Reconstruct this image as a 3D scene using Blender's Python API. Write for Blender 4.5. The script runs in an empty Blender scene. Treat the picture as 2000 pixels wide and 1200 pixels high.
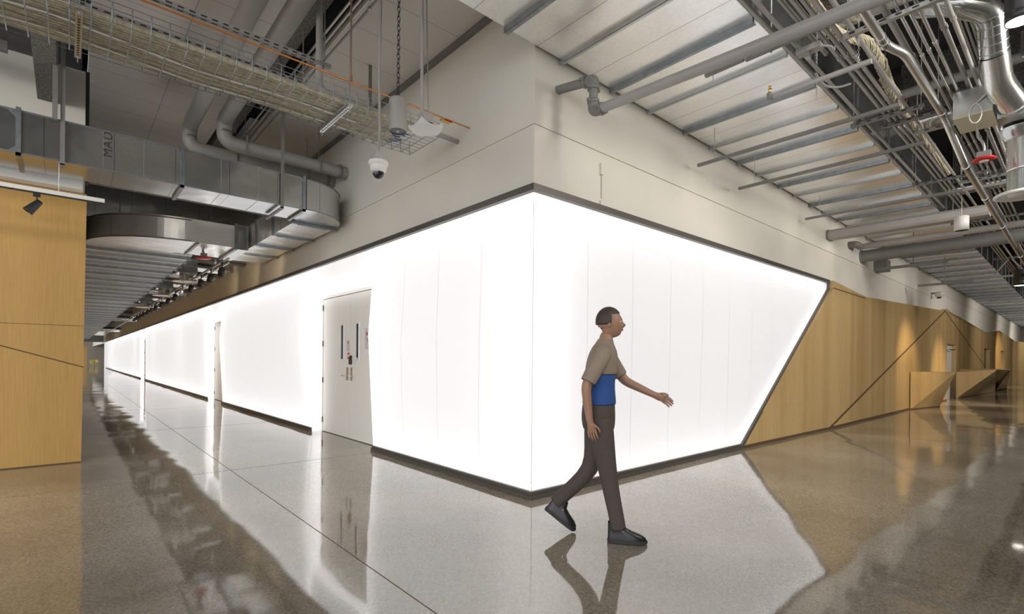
import bpy, bmesh, math, random
from mathutils import Vector, Matrix
random.seed(4)
C = bpy.context.scene.collection
PI = math.pi
# ------------------------------------------------------------ camera, world, exposure
F, HY, YAW, ROLL = 988.3, 703.3, .7215, .0086
CX, CY, CH = -3.399, -3.564, 1.35
cam = bpy.data.cameras.new('camera'); cam.sensor_width = 36; cam.lens = F/2000*36
cam.shift_y = (HY-600)/2000; cam.clip_end = 400; cam.clip_start = .05
co = bpy.data.objects.new('camera', cam); C.objects.link(co)
co.matrix_world = Matrix.Translation((CX, CY, CH)) @ Matrix.Rotation(-YAW, 4, 'Z') @ Matrix.Rotation(PI/2, 4, 'X') @ Matrix.Rotation(ROLL, 4, 'Z')
bpy.context.scene.camera = co
vs = bpy.context.scene.view_settings
vs.view_transform = 'Standard'; vs.look = 'None'; vs.gamma = 1; vs.use_curve_mapping = False
vs.exposure = 0.0
world = bpy.data.worlds.new('world'); bpy.context.scene.world = world; world.use_nodes = True
bg = world.node_tree.nodes['Background']; bg.inputs[0].default_value = (.97, .98, 1, 1); bg.inputs[1].default_value = 3.5

PANEL_E = .66      # glow of the translucent wall sheets
LED_E = 4

def lamp(name, loc, target, power, size=.25, angle=75, col=(1, .945, .865), blend=.8, kind='SPOT'):
    l = bpy.data.lights.new(name, kind); l.energy = power; l.color = col
    if kind == 'SPOT':
        l.spot_size = math.radians(angle); l.spot_blend = blend; l.shadow_soft_size = size
    else:
        l.shape = 'DISK'; l.size = size
    o = bpy.data.objects.new(name, l); C.objects.link(o); o.location = loc
    d = Vector(target)-Vector(loc); o.rotation_euler = d.to_track_quat('-Z', 'Y').to_euler()
    return o
# downlights of the hall behind and beside the camera (out of view, without housings)
HALL_LAMPS = [((.6, -5.2, 4.2), (.8, -.5, 2.2), 260), ((3.4, -5.2, 4.2), (3.6, 0, 2.4), 380), ((6.6, -5.2, 4.2), (7, 0, 2.4), 380),
              ((10, -5.2, 4.2), (11, 0, 1.5), 380), ((14.5, -5, 4.2), (16, 0, 1.2), 330), ((20, -5, 4.2), (22, 0, 1.2), 380), ((28, -5, 4.2), (31, 0, 1.2), 400), ((38, -5, 4.2), (42, 0, 1.2), 430), ((46, -4, 4.2), (49, 0, 1.2), 420),
              ((-3.6, -5.0, 4.2), (-3.2, -2.5, 0), 130), ((-6.8, .6, 4.2), (-4.6, 4.9, .9), 430)]
for p, t, e in HALL_LAMPS:
    lamp('downlight_beam', p, t, e*1.35, .5, 110 if e != 430 else 100)
for y in (7.6, 9.4, 11.4):                        # warm heads of the track in the corridor
    lamp('track_beam', (-.87, y, 3.28), (0, y+.6, 3.5), 7, .03, 100, (1, .78, .5))
for y in (13.5, 20, 28, 38, 52):
    lamp('corridor_beam', (-1.0, y, 3.4), (-1.4, y+1, 0), 220, .1, 130, (1, .95, .9))
for p, t, e in (((13.6, -2.9, 4.1), (14.9, -.1, .7), 900), ((18.2, -3.6, 4.1), (19.5, -.6, .6), 1100), ((34, -4, 4.1), (37, -.2, 1.2), 1500)):     # warm accents on the desks
    lamp('accent_beam', p, t, e, .12, 46, (1, .76, .46))
lamp('duct_fill_lamp', (-2.4, 5.6, 4.2), (-2.4, 7.4, 3.6), 12, .6, 90)  # added fill spot to brighten the curved duct, no fixture there
lamp('downlight_beam', (1.2, -2.4, 5.2), (1.2, -2.0, 4), 25, .1, 150)

# ------------------------------------------------------------ pixel ray helper: where a pixel of the photograph meets a plane
def at(px, py, **k):
    c, s = math.cos(ROLL), math.sin(ROLL); a, b = px-1000, py-HY
    sx, sy = (c*a+s*b)/F, (-s*a+c*b)/F
    d = Vector((sx*math.cos(YAW)+math.sin(YAW), -sx*math.sin(YAW)+math.cos(YAW), -sy)); o = Vector((CX, CY, CH))
    (ax, v), = k.items(); i = 'xyz'.index(ax)
    return o + d*((v-o[i])/d[i])

# ------------------------------------------------------------ materials
def new(name):
    m = bpy.data.materials.new(name); m.use_nodes = True
    return m, m.node_tree, m.node_tree.nodes['Principled BSDF']
def plain(name, col, rough=.5, metal=0, bump=0, bscale=40, var=0, vscale=3, spec=.5):
    m, t, b = new(name); N = t.nodes; L = t.links
    b.inputs['Base Color'].default_value = (*col, 1); b.inputs['Roughness'].default_value = rough
    b.inputs['Metallic'].default_value = metal; b.inputs['Specular IOR Level'].default_value = spec
    tc = N.new('ShaderNodeTexCoord')
    if var:
        n = N.new('ShaderNodeTexNoise'); n.inputs['Scale'].default_value = vscale; n.inputs['Detail'].default_value = 4
        L.new(tc.outputs['Object'], n.inputs['Vector'])
        r = N.new('ShaderNodeValToRGB'); L.new(n.outputs['Fac'], r.inputs[0])
        r.color_ramp.elements[0].position = .3; r.color_ramp.elements[1].position = .7
        r.color_ramp.elements[0].color = (*[c*(1-var) for c in col], 1); r.color_ramp.elements[1].color = (*[min(1, c*(1+var)) for c in col], 1)
        L.new(r.outputs[0], b.inputs['Base Color'])
    if bump:
        n = N.new('ShaderNodeTexNoise'); n.inputs['Scale'].default_value = bscale; L.new(tc.outputs['Object'], n.inputs['Vector'])
        u = N.new('ShaderNodeBump'); u.inputs['Strength'].default_value = bump; u.inputs['Distance'].default_value = .02
        L.new(n.outputs['Fac'], u.inputs['Height']); L.new(u.outputs[0], b.inputs['Normal'])
    return m
def galv(name, base, rough, axis=0, period=0, wav=.25, spangle=.12, met=.95):
    m, t, b = new(name); N = t.nodes; L = t.links
    g = N.new('ShaderNodeNewGeometry')
    v = N.new('ShaderNodeTexVoronoi'); v.inputs['Scale'].default_value = 55; L.new(g.outputs['Position'], v.inputs['Vector'])
    n = N.new('ShaderNodeTexNoise'); n.inputs['Scale'].default_value = 2.2; n.inputs['Detail'].default_value = 5; L.new(g.outputs['Position'], n.inputs['Vector'])
    mx = N.new('ShaderNodeMix'); mx.data_type = 'RGBA'; mx.inputs['A'].default_value = (*[c*(1-spangle) for c in base], 1); mx.inputs['B'].default_value = (*[min(1, c*(1+spangle)) for c in base], 1)
    sp = N.new('ShaderNodeSeparateColor'); L.new(v.outputs['Color'], sp.inputs[0])
    ad = N.new('ShaderNodeMath'); ad.operation = 'MULTIPLY_ADD'; L.new(sp.outputs[0], ad.inputs[0]); ad.inputs[1].default_value = .4; L.new(n.outputs['Fac'], ad.inputs[2])
    L.new(ad.outputs[0], mx.inputs['Factor'])
    col = mx.outputs['Result']
    if period:
        se = N.new('ShaderNodeSeparateXYZ'); L.new(g.outputs['Position'], se.inputs[0])
        mo = N.new('ShaderNodeMath'); mo.operation = 'PINGPONG'; L.new(se.outputs[axis], mo.inputs[0]); mo.inputs[1].default_value = period/2
        lt = N.new('ShaderNodeMath'); lt.operation = 'LESS_THAN'; L.new(mo.outputs[0], lt.inputs[0]); lt.inputs[1].default_value = .0035
        m2 = N.new('ShaderNodeMix'); m2.data_type = 'RGBA'; L.new(lt.outputs[0], m2.inputs['Factor']); L.new(col, m2.inputs['A']); m2.inputs['B'].default_value = (*[c*.45 for c in base], 1)
        col = m2.outputs['Result']
    L.new(col, b.inputs['Base Color'])
    b.inputs['Metallic'].default_value = met; b.inputs['Roughness'].default_value = rough
    n2 = N.new('ShaderNodeTexNoise'); n2.inputs['Scale'].default_value = 1.6; n2.inputs['Detail'].default_value = 2
    mp = N.new('ShaderNodeMapping'); mp.inputs['Scale'].default_value = (1, .55, 1) if axis == 0 else (.55, 1, 1)
    L.new(g.outputs['Position'], mp.inputs[0]); L.new(mp.outputs[0], n2.inputs['Vector'])
    u = N.new('ShaderNodeBump'); u.inputs['Strength'].default_value = wav; u.inputs['Distance'].default_value = .12
    L.new(n2.outputs['Fac'], u.inputs['Height']); L.new(u.outputs[0], b.inputs['Normal'])
    return m
def wood(name, a, c, rough=.42):
    m, t, b = new(name); N = t.nodes; L = t.links
    g = N.new('ShaderNodeNewGeometry')
    mp = N.new('ShaderNodeMapping'); mp.inputs['Scale'].default_value = (9, 9, .35); L.new(g.outputs['Position'], mp.inputs[0])
    n = N.new('ShaderNodeTexNoise'); n.inputs['Scale'].default_value = 6; n.inputs['Detail'].default_value = 6; n.inputs['Roughness'].default_value = .7; L.new(mp.outputs[0], n.inputs['Vector'])
    w = N.new('ShaderNodeMapping'); w.inputs['Scale'].default_value = (1.6, 1.6, .03); L.new(g.outputs['Position'], w.inputs[0])
    n2 = N.new('ShaderNodeTexNoise'); n2.inputs['Scale'].default_value = 1.5; n2.inputs['Detail'].default_value = 1; L.new(w.outputs[0], n2.inputs['Vector'])
    ad = N.new('ShaderNodeMath'); ad.operation = 'ADD'; L.new(n.outputs['Fac'], ad.inputs[0]); L.new(n2.outputs['Fac'], ad.inputs[1])
    r = N.new('ShaderNodeValToRGB'); L.new(ad.outputs[0], r.inputs[0])
    hv = N.new('ShaderNodeMath'); hv.operation = 'MULTIPLY'; L.new(ad.outputs[0], hv.inputs[0]); hv.inputs[1].default_value = .5; L.new(hv.outputs[0], r.inputs[0])
    r.color_ramp.elements[0].position = .33; r.color_ramp.elements[1].position = .67
    r.color_ramp.elements[0].color = (*a, 1); r.color_ramp.elements[1].color = (*c, 1)
    L.new(r.outputs[0], b.inputs['Base Color']); b.inputs['Roughness'].default_value = rough
    return m
def glow(name, col, e):
    m, t, b = new(name); b.inputs['Base Color'].default_value = (*col, 1)
    b.inputs['Emission Color'].default_value = (*col, 1); b.inputs['Emission Strength'].default_value = e
    return m
def sheet(name, axis, period, e_=1):
    m = bpy.data.materials.new(name); m.use_nodes = True; t = m.node_tree; N = t.nodes; L = t.links; N.clear()
    out = N.new('ShaderNodeOutputMaterial'); g = N.new('ShaderNodeNewGeometry')
    se = N.new('ShaderNodeSeparateXYZ'); L.new(g.outputs['Position'], se.inputs[0])
    mo = N.new('ShaderNodeMath'); mo.operation = 'PINGPONG'; L.new(se.outputs[axis], mo.inputs[0]); mo.inputs[1].default_value = period/2
    lt = N.new('ShaderNodeMath'); lt.operation = 'LESS_THAN'; L.new(mo.outputs[0], lt.inputs[0]); lt.inputs[1].default_value = .006
    mx = N.new('ShaderNodeMix'); mx.data_type = 'RGBA'; L.new(lt.outputs[0], mx.inputs['Factor'])
    mx.inputs['A'].default_value = (.97, .955, .955, 1); mx.inputs['B'].default_value = (.72, .68, .66, 1)
    e = N.new('ShaderNodeEmission'); L.new(mx.outputs['Result'], e.inputs[0]); e.inputs[1].default_value = PANEL_E*e_
    tr = N.new('ShaderNodeBsdfTranslucent'); tr.inputs[0].default_value = (.8, .79, .79, 1)
    gl = N.new('ShaderNodeBsdfGlossy'); gl.inputs[0].default_value = (1, 1, 1, 1); gl.inputs['Roughness'].default_value = .25
    ms = N.new('ShaderNodeMixShader'); ms.inputs[0].default_value = .04; L.new(tr.outputs[0], ms.inputs[1]); L.new(gl.outputs[0], ms.inputs[2])
    a = N.new('ShaderNodeAddShader'); L.new(ms.outputs[0], a.inputs[0]); L.new(e.outputs[0], a.inputs[1]); L.new(a.outputs[0], out.inputs[0])
    return m
def concrete():
    m, t, b = new('polished_concrete'); N = t.nodes; L = t.links
    g = N.new('ShaderNodeNewGeometry')
    def noise(s, d=4, sc=(1, 1, 1)):
        mp = N.new('ShaderNodeMapping'); mp.inputs['Scale'].default_value = sc; L.new(g.outputs['Position'], mp.inputs[0])
        n = N.new('ShaderNodeTexNoise'); n.inputs['Scale'].default_value = s; n.inputs['Detail'].default_value = d; L.new(mp.outputs[0], n.inputs['Vector']); return n
    n1 = noise(.55, 6); n2 = noise(60, 3); 
    r = N.new('ShaderNodeValToRGB'); L.new(n1.outputs['Fac'], r.inputs[0])
    r.color_ramp.elements[0].position = .35; r.color_ramp.elements[0].color = (.175, .155, .125, 1)
    r.color_ramp.elements[1].position = .68; r.color_ramp.elements[1].color = (.335, .30, .245, 1)
    v = N.new('ShaderNodeTexVoronoi'); v.inputs['Scale'].default_value = 95; L.new(g.outputs['Position'], v.inputs['Vector'])
    r2 = N.new('ShaderNodeValToRGB'); L.new(v.outputs['Color'], r2.inputs[0])
    r2.color_ramp.elements[0].position = .25; r2.color_ramp.elements[0].color = (.72, .72, .72, 1); r2.color_ramp.elements[1].position = .8; r2.color_ramp.elements[1].color = (1.4, 1.36, 1.28, 1)
    mx = N.new('ShaderNodeMix'); mx.data_type = 'RGBA'; mx.blend_type = 'MULTIPLY'; mx.inputs['Factor'].default_value = .8
    L.new(r.outputs[0], mx.inputs['A']); L.new(r2.outputs[0], mx.inputs['B']); L.new(mx.outputs['Result'], b.inputs['Base Color'])
    b.inputs['Roughness'].default_value = .07; b.inputs['IOR'].default_value = 2.9
    nr = noise(1.2, 3); mr = N.new('ShaderNodeMapRange'); L.new(nr.outputs['Fac'], mr.inputs[0]); mr.inputs['To Min'].default_value = .03; mr.inputs['To Max'].default_value = .07; L.new(mr.outputs[0], b.inputs['Roughness'])
    nb = noise(.7, 1.5); u = N.new('ShaderNodeBump'); u.inputs['Strength'].default_value = 1; u.inputs['Distance'].default_value = .010
    L.new(nb.outputs['Fac'], u.inputs['Height'])
    u2 = N.new('ShaderNodeBump'); u2.inputs['Strength'].default_value = .06; u2.inputs['Distance'].default_value = .001
    L.new(n2.outputs['Fac'], u2.inputs['Height']); L.new(u.outputs[0], u2.inputs['Normal']); L.new(u2.outputs[0], b.inputs['Normal'])
    return m
def tiles(name, col, joint, size, rough=.8):
    m, t, b = new(name); N = t.nodes; L = t.links
    g = N.new('ShaderNodeNewGeometry'); se = N.new('ShaderNodeSeparateXYZ'); L.new(g.outputs['Position'], se.inputs[0])
    f = []
    for i, s in ((0, size[0]), (1, size[1])):
        mo = N.new('ShaderNodeMath'); mo.operation = 'PINGPONG'; L.new(se.outputs[i], mo.inputs[0]); mo.inputs[1].default_value = s/2
        lt = N.new('ShaderNodeMath'); lt.operation = 'LESS_THAN'; L.new(mo.outputs[0], lt.inputs[0]); lt.inputs[1].default_value = .005; f.append(lt)
    a = N.new('ShaderNodeMath'); a.operation = 'MAXIMUM'; L.new(f[0].outputs[0], a.inputs[0]); L.new(f[1].outputs[0], a.inputs[1])
    mx = N.new('ShaderNodeMix'); mx.data_type = 'RGBA'; L.new(a.outputs[0], mx.inputs['Factor']); mx.inputs['A'].default_value = (*col, 1); mx.inputs['B'].default_value = (*joint, 1)
    L.new(mx.outputs['Result'], b.inputs['Base Color']); b.inputs['Roughness'].default_value = rough
    return m
M = dict(
    floor=concrete(),
    wall=plain('painted_wall', (.70, .675, .61), .8, var=.03, vscale=1.5, spec=.2),
    wallg=plain('painted_wall_grey', (.52, .52, .48), .8, var=.04, vscale=1.0, spec=.2),
    ceil=tiles('ceiling_panels', (.70, .675, .645), (.42, .40, .39), (1.2, .6)),
    slab=plain('dark_slab', (.055, .055, .058), .9, var=.3),
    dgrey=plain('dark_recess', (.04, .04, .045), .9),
    fire=plain('fireproofing', (.20, .19, .175), .95, bump=1, bscale=45, var=.5, vscale=40),
    ltl=sheet('glowing_sheet_corridor', 1, .82), ltr=sheet('glowing_sheet_hall', 0, .8, .86),
    cavity=plain('cavity_board', (.30, .30, .30), .8), white=plain('white_paint', (.85, .85, .84), .5), led=glow('led_strip', (1, .99, 1), LED_E),
    trim=plain('dark_aluminium', (.12, .11, .10), .4, metal=.4),
    galv=galv('galvanised_sheet', (.93, .92, .90), .30, 0, .385, met=.82), galvd=galv('galvanised_duct', (.55, .57, .57), .2, 0, .6, .15), galvy=galv('galvanised_duct_long', (.88, .88, .86), .26, 1, .6, .2, met=.65),
    galvs=galv('galvanised_steel', (.52, .54, .55), .35, 0, 0, .05), dark=plain('stiffener_steel', (.30, .33, .36), .38, metal=.85, var=.15, vscale=12),
    emt=plain('conduit_steel', (.66, .65, .62), .28, metal=.9), spiral=galv('spiral_duct', (.72, .72, .71), .22, 2, .0, .06),
    grey=plain('grey_painted_pipe', (.36, .345, .33), .45, var=.06), recess=plain('olive_recess', (.12, .095, .045), .6), greyd=plain('dark_painted_pipe', (.20, .195, .19), .5, var=.08),
    copper=plain('copper', (.72, .30, .10), .35, metal=.7), brass=plain('brass', (.7, .5, .15), .35, metal=.9),
    black=plain('black_metal', (.018, .018, .02), .4), blackp=plain('black_rubber', (.03, .03, .03), .7),
    plastic=plain('white_plastic', (.72, .71, .68), .35), cream=plain('cream_cable', (.50, .455, .33), .55, var=.25, vscale=30),
    blue=plain('blue_cable', (.03, .08, .4), .5), red=plain('red_plastic', (.5, .02, .02), .4), lens=glow('lamp_glass', (1, .95, .85), 14),
    wood=wood('oak_veneer', (.37, .215, .062), (.54, .335, .105)), woodr=wood('pale_oak_veneer', (.38, .25, .105), (.56, .40, .195), .35),
    groove=plain('panel_groove', (.09, .05, .02), .7), door=plain('door_paint', (.80, .79, .75), .4), steel=plain('satin_steel', (.6, .6, .6), .25, metal=1),
    glass=plain('dark_glass', (.03, .04, .06), .08), paper=plain('notice_paper', (.62, .58, .56), .7), ink=plain('grey_ink', (.03, .03, .03), .7),
    yellow=plain('yellow_plastic', (.5, .36, .02), .45), tan=plain('tan_wall', (.35, .30, .24), .8), creamp=plain('cream_panel', (.55, .5, .36), .6),
    dome=plain('smoked_dome', (.02, .02, .025), .05), led_red=glow('red_light', (1, .1, .05), 3),
    skin=plain('skin', (.33, .19, .125), .5), hair=plain('hair', (.05, .035, .03), .6), jacket=plain('taupe_cloth', (.27, .215, .165), .85, bump=.3, bscale=60),
    shirt=plain('blue_cloth', (.02, .075, .27), .8, bump=.3, bscale=60), trousers=plain('dark_cloth', (.075, .058, .052), .85, bump=.3, bscale=60),
    boot=plain('black_leather', (.012, .012, .016), .35), eye=plain('eye_white', (.8, .8, .8), .3), lip=plain('lip', (.30, .12, .10), .5),
)
# ------------------------------------------------------------ mesh builder
class MB:
    def __init__(s): s.v = []; s.f = []; s.sm = []
    def add(s, vs, fs, smooth=False):
        o = len(s.v); s.v += [tuple(v) for v in vs]; s.f += [tuple(i+o for i in f) for f in fs]; s.sm += [smooth]*len(fs); return s
    def box(s, a, b):
        x0, x1 = sorted((a[0], b[0])); y0, y1 = sorted((a[1], b[1])); z0, z1 = sorted((a[2], b[2]))
        return s.add([(x0,y0,z0),(x1,y0,z0),(x1,y1,z0),(x0,y1,z0),(x0,y0,z1),(x1,y0,z1),(x1,y1,z1),(x0,y1,z1)],
                     [(3,2,1,0),(4,5,6,7),(0,1,5,4),(1,2,6,5),(2,3,7,6),(3,0,4,7)])
    def beam(s, a, b, w, h, up=(0, 0, 1)):            # rectangular bar between two points
        a, b = Vector(a), Vector(b); d = (b-a).normalized(); up = Vector(up)
        if abs(d.dot(up)) > .95: up = Vector((1, 0, 0))
        r = d.cross(up).normalized(); u = r.cross(d)
        vs = [p + r*i*w/2 + u*j*h/2 for p in (a, b) for i, j in ((-1,-1),(1,-1),(1,1),(-1,1))]
        return s.add(vs, [(0,1,2,3),(7,6,5,4),(0,4,5,1),(1,5,6,2),(2,6,7,3),(3,7,4,0)])
    def tube(s, pts, r, n=10, caps=True):
        pts = [Vector(p) for p in pts]; k = len(pts); rr = r if isinstance(r, (list, tuple)) else [r]*k
        t0 = (pts[1]-pts[0]).normalized(); up = Vector((0,0,1)) if abs(t0.z) < .9 else Vector((1,0,0)); nrm = t0.cross(up).normalized(); vs = []
        for i, p in enumerate(pts):
            t = (pts[min(i+1,k-1)]-pts[max(i-1,0)]).normalized(); nrm = (nrm - t*nrm.dot(t)).normalized(); bn = t.cross(nrm)
            vs += [p + (nrm*math.cos(2*PI*j/n)+bn*math.sin(2*PI*j/n))*rr[i] for j in range(n)]
        fs = [(i*n+j, i*n+(j+1)%n, (i+1)*n+(j+1)%n, (i+1)*n+j) for i in range(k-1) for j in range(n)]
        s.add(vs, fs, True)
        if caps:
            s.add(vs[:n], [tuple(range(n))[::-1]]); s.add(vs[-n:], [tuple(range(n))])
        return s
    def lathe(s, prof, c=(0,0,0), n=24, ax='z'):      # prof: (radius, height)
        vs = []
        for r, h in prof:
            for j in range(n):
                x, y = r*math.cos(2*PI*j/n), r*math.sin(2*PI*j/n); p = (x, y, h) if ax == 'z' else ((h, x, y) if ax == 'x' else (y, h, x))
                vs.append((p[0]+c[0], p[1]+c[1], p[2]+c[2]))
        fs = [(i*n+j, i*n+(j+1)%n, (i+1)*n+(j+1)%n, (i+1)*n+j) for i in range(len(prof)-1) for j in range(n)]
        return s.add(vs, fs, True)
    def prism(s, poly, lo, hi, axis='z'):             # poly of 2-d points pushed along an axis
        n = len(poly)
        def m(p, h): return (p[0], p[1], h) if axis == 'z' else ((p[0], h, p[1]) if axis == 'y' else (h, p[0], p[1]))
        vs = [m(p, lo) for p in poly]+[m(p, hi) for p in poly]
        return s.add(vs, [tuple(range(n))[::-1], tuple(range(n, 2*n))]+[(i, (i+1)%n, n+(i+1)%n, n+i) for i in range(n)])
    def build(s, name, mat, parent=None, loc=None):
        me = bpy.data.meshes.new(name); me.from_pydata(s.v, [], s.f)
        me.polygons.foreach_set('use_smooth', s.sm)
        bm = bmesh.new(); bm.from_mesh(me); bmesh.ops.recalc_face_normals(bm, faces=bm.faces); bm.to_mesh(me); bm.free()
        me.materials.append(M[mat] if isinstance(mat, str) else mat)
        o = bpy.data.objects.new(name, me); C.objects.link(o)
        if parent: o.parent = parent
        if loc: o.location = loc
        return o
def tag(o, label=None, cat=None, group=None, kind=None):
    if label: o['label'] = label
    if cat: o['category'] = cat
    if group: o['group'] = group
    if kind: o['kind'] = kind
    return o
def thing(name, label, cat, loc=(0,0,0), group=None, rz=0):
    o = bpy.data.objects.new(name, None); C.objects.link(o); o.location = loc; o.rotation_euler = (0,0,rz); o.empty_display_size = .1
    return tag(o, label, cat, group)
def struct(name, mb, mat, label=None, parent=None):
    return tag(mb.build(name, mat, parent), label, None, None, 'structure')
def copy_tree(o, parent=None):
    c = o.copy(); C.objects.link(c)
    if parent: c.parent = parent
    for ch in list(o.children): copy_tree(ch, c)
    return c
def arc(cx, cy, r, a0, a1, n): return [(cx+r*math.cos(a0+(a1-a0)*i/n), cy+r*math.sin(a0+(a1-a0)*i/n)) for i in range(n+1)]
def bend(pts, r=.05, n=5):                            # rounds the corners of a polyline
    pts = [Vector(p) for p in pts]; out = [pts[0]]
    for i in range(1, len(pts)-1):
        a = (pts[i-1]-pts[i]); b = (pts[i+1]-pts[i]); q = min(r, a.length/2, b.length/2); A = pts[i]+a.normalized()*q; B = pts[i]+b.normalized()*q
        for k in range(n+1):
            t = k/n; out.append(A*(1-t)**2+pts[i]*2*t*(1-t)+B*t*t)
    return out+[pts[-1]]
ZT, ZL, ZC, ZD = 3.05, 3.66, 5.03, 4.39
# ============================================================ THE SETTING
struct('floor', MB().box((-30, -16, -.2), (75, 130, 0)), 'floor', 'polished grey brown concrete floor mirroring the glowing walls')
mb = MB()
for a, b in (((-1.92, -6), (-1.92, 60)),):                      # saw cut joints
    mb.beam((*a, .0005), (*b, .0005), .006, .001)
for y in (3.2, 7.75, 12.3, 20, 30): mb.beam((-8, y, .0005), (-.03, y, .0005), .005, .001)
for x in (8.0, 14): mb.beam((x, -12, .0005), (x, -.2, .0005), .005, .001)
struct('trim_1', mb, 'groove')
# upper walls (gypsum above the glowing sheets)
struct('wall_left', MB().box((0, 0, ZT), (.3, 120, 6.2)), 'wall')
struct('wall_right', MB().box((.3, 0, ZT), (8.39, .3, 6.2)).box((8.39, 0, 2.7), (60, .3, 6.2)).box((8.39, .06, 0), (60, .3, 3.2)), 'wall')
mb = MB().box((-.015, -.015, ZL-.012), (8, -.001, ZL+.012)).box((-.015, -.001, ZL-.012), (-.001, 45, ZL+.012)).box((8, -.015, ZL-.012), (20, -.001, ZL+.012)).box((20.2, -.015, ZL+.25), (48, -.001, ZL+.28)).box((20, -.015, ZL-.012), (20.2, -.001, ZL+.28))
struct('trim_2', mb, 'wall', 'thin painted reveal bead running round the upper walls')
# dark aluminium edges of the glowing walls
struct('trim_3', MB().box((-.06, -.06, 2.985), (8.39, .0, ZT)).box((-.06, 0, 2.985), (0, 60, ZT)), 'trim', 'dark aluminium edge along the top of the glowing walls')
struct('baseboard_right', MB().box((-.05, -.05, 0), (4.5, 0, .04)).box((-.035, -.035, .04), (4.5, 0, .075)), 'trim')
mb = MB()
for a, b in ((.001, 3.36), (5.86, 12.95), (15.0, 32), (34.6, 60)): mb.box((-.05, a, 0), (0, b, .04)).box((-.035, a, .04), (0, b, .075))
struct('baseboard_left', mb, 'trim')
e0, e1 = Vector((4.44, -.03, .02)), Vector((8.37, -.03, 2.86))
mb = MB().beam(e0, e1, .06, .035, (0, 1, 0)).beam(e1, (8.37, -.03, 3.0), .06, .035, (0, 1, 0))
struct('trim_4', mb, 'trim', 'slanting dark edge where the glowing wall meets the oak panelling')
# ceilings
mb = MB().box((-3.22, -1.55+1.55, ZC), (-1.62, 7.0, ZC+.12)).box((-1.12, -.0, ZC), (0, 7.0, ZC+.12)).box((-3.22, -8, ZC), (-1.62, 0, ZC+.12)).box((-1.12, -8, ZC), (1.0, 0, ZC+.12)).box((-3.22, 7.0, ZC), (-.0, 7.12, ZC+.9))
struct('ceiling', mb, 'ceil', 'grey ceiling panels with thin joints above the cable tray')
struct('ceiling.001', MB().box((-9, -16, 6.0), (75, 130, 6.2)), 'slab', 'dark exposed slab high above the services')
# walls round the open plan (the far ends)
mb = MB().box((-3.24-4.5, 4.95, 3.45), (-3.24, 5.2, 5.0)).box((-12, 4.95, 3.45), (-7.7, 5.2, 5.0))
struct('wall_bulkhead', mb, 'wall', 'beige bulkhead wall above the oak wall')
struct('wall_corridor_blocker', MB().box((-3.6, 5.3, 3.41), (-3.27, 75, 6)), 'dgrey')  # added above the oak to block sky light from the curved duct
struct('wall_far', MB().box((-14, 112, 0), (6, 112.3, 6)), 'tan')
struct('wall_back_unseen', MB().box((-9, -13, 0), (62, -12.7, 6)), 'tan')  # unseen wall, added so the ducts reflect something dark
struct('wall_east', MB().box((62, -16, 0), (62.3, .3, 6)), 'dgrey')
# oak wall in the foreground of the corridor, its end leaning slightly
a = [(-12, 0), (-3.255, 0), (-3.22, 3.42), (-12, 3.42)]
w = struct('wall_oak', MB().prism(a, 4.89, 5.2, 'y').prism([(-3.6, 0), (-3.30, 0), (-3.27, 3.4), (-3.6, 3.4)], 5.2, 75, 'y'), 'wood', 'warm oak veneer wall at the corridor mouth')
struct('groove', MB().beam((-8, 4.888, 1.74), (-3.24, 4.888, 1.735), .004, .004).beam((-8, 4.888, 2.85), (-3.24, 4.888, 1.21), .004, .012, (0, 0, 1)), 'groove', None, w)
struct('kick_strip', MB().box((-12, 4.885, 0), (-3.26, 4.9, .012)), 'groove', None, w)

# ---- glowing walls: a folded translucent sheet in front of a white cavity with led strips
def czf(y): return 1.51+.055*min(y, 4) if y < 4 else min(2.4, 1.73+.02*(y-4))
def cxf(y): return -.028*min(y, 3.36) if y < 4 else (-.10 if y < 14 else -.05)*(1 if y < 7 or 11 < y < 20 else .2)
def leftsheet(y0, y1, z0=.075, z1=2.99, crease=None):
    mb = MB(); n = max(1, int((y1-y0)/1.6)); ys = [y0+(y1-y0)*i/n for i in range(n+1)]
    def cz(y): return 1.51+.055*min(y, 4) if y < 4 else 1.73+.02*(y-4)
    def cx(y): return -.028*min(y, 3.36) if y < 4 else (-.10 if y < 14 else -.05)*(1 if y < 7 or 11 < y < 20 else .2)
    vs = []
    for y in ys: vs += [(-.002, y, z0), (cx(y), y, min(cz(y), 2.4)), (-.002, y, z1)]
    fs = []
    for i in range(n): fs += [(3*i, 3*i+3, 3*i+4), (3*i, 3*i+4, 3*i+1), (3*i+1, 3*i+4, 3*i+5), (3*i+1, 3*i+5, 3*i+2)]
    return mb.add(vs, fs)
bl = thing('backlit_wall', 'long glowing white translucent wall running down the corridor, with doors in it', 'backlit wall', (0, 0, 0))
spans = [(.0, 3.36), (5.86, 12.95), (15.0, 32.0), (34.6, 46.5)]
for a, b in spans: leftsheet(a, b).build('light_sheet', 'ltl', bl)
for (a, b) in ((3.36, 5.86), (12.95, 15.0), (32, 34.6)): MB().add([(-.002, a, 2.5), (-.002, b, 2.5), (-.002, b, 2.99), (-.002, a, 2.99)], [(0, 1, 2, 3)]).build('light_sheet', 'ltl', bl)
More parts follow.
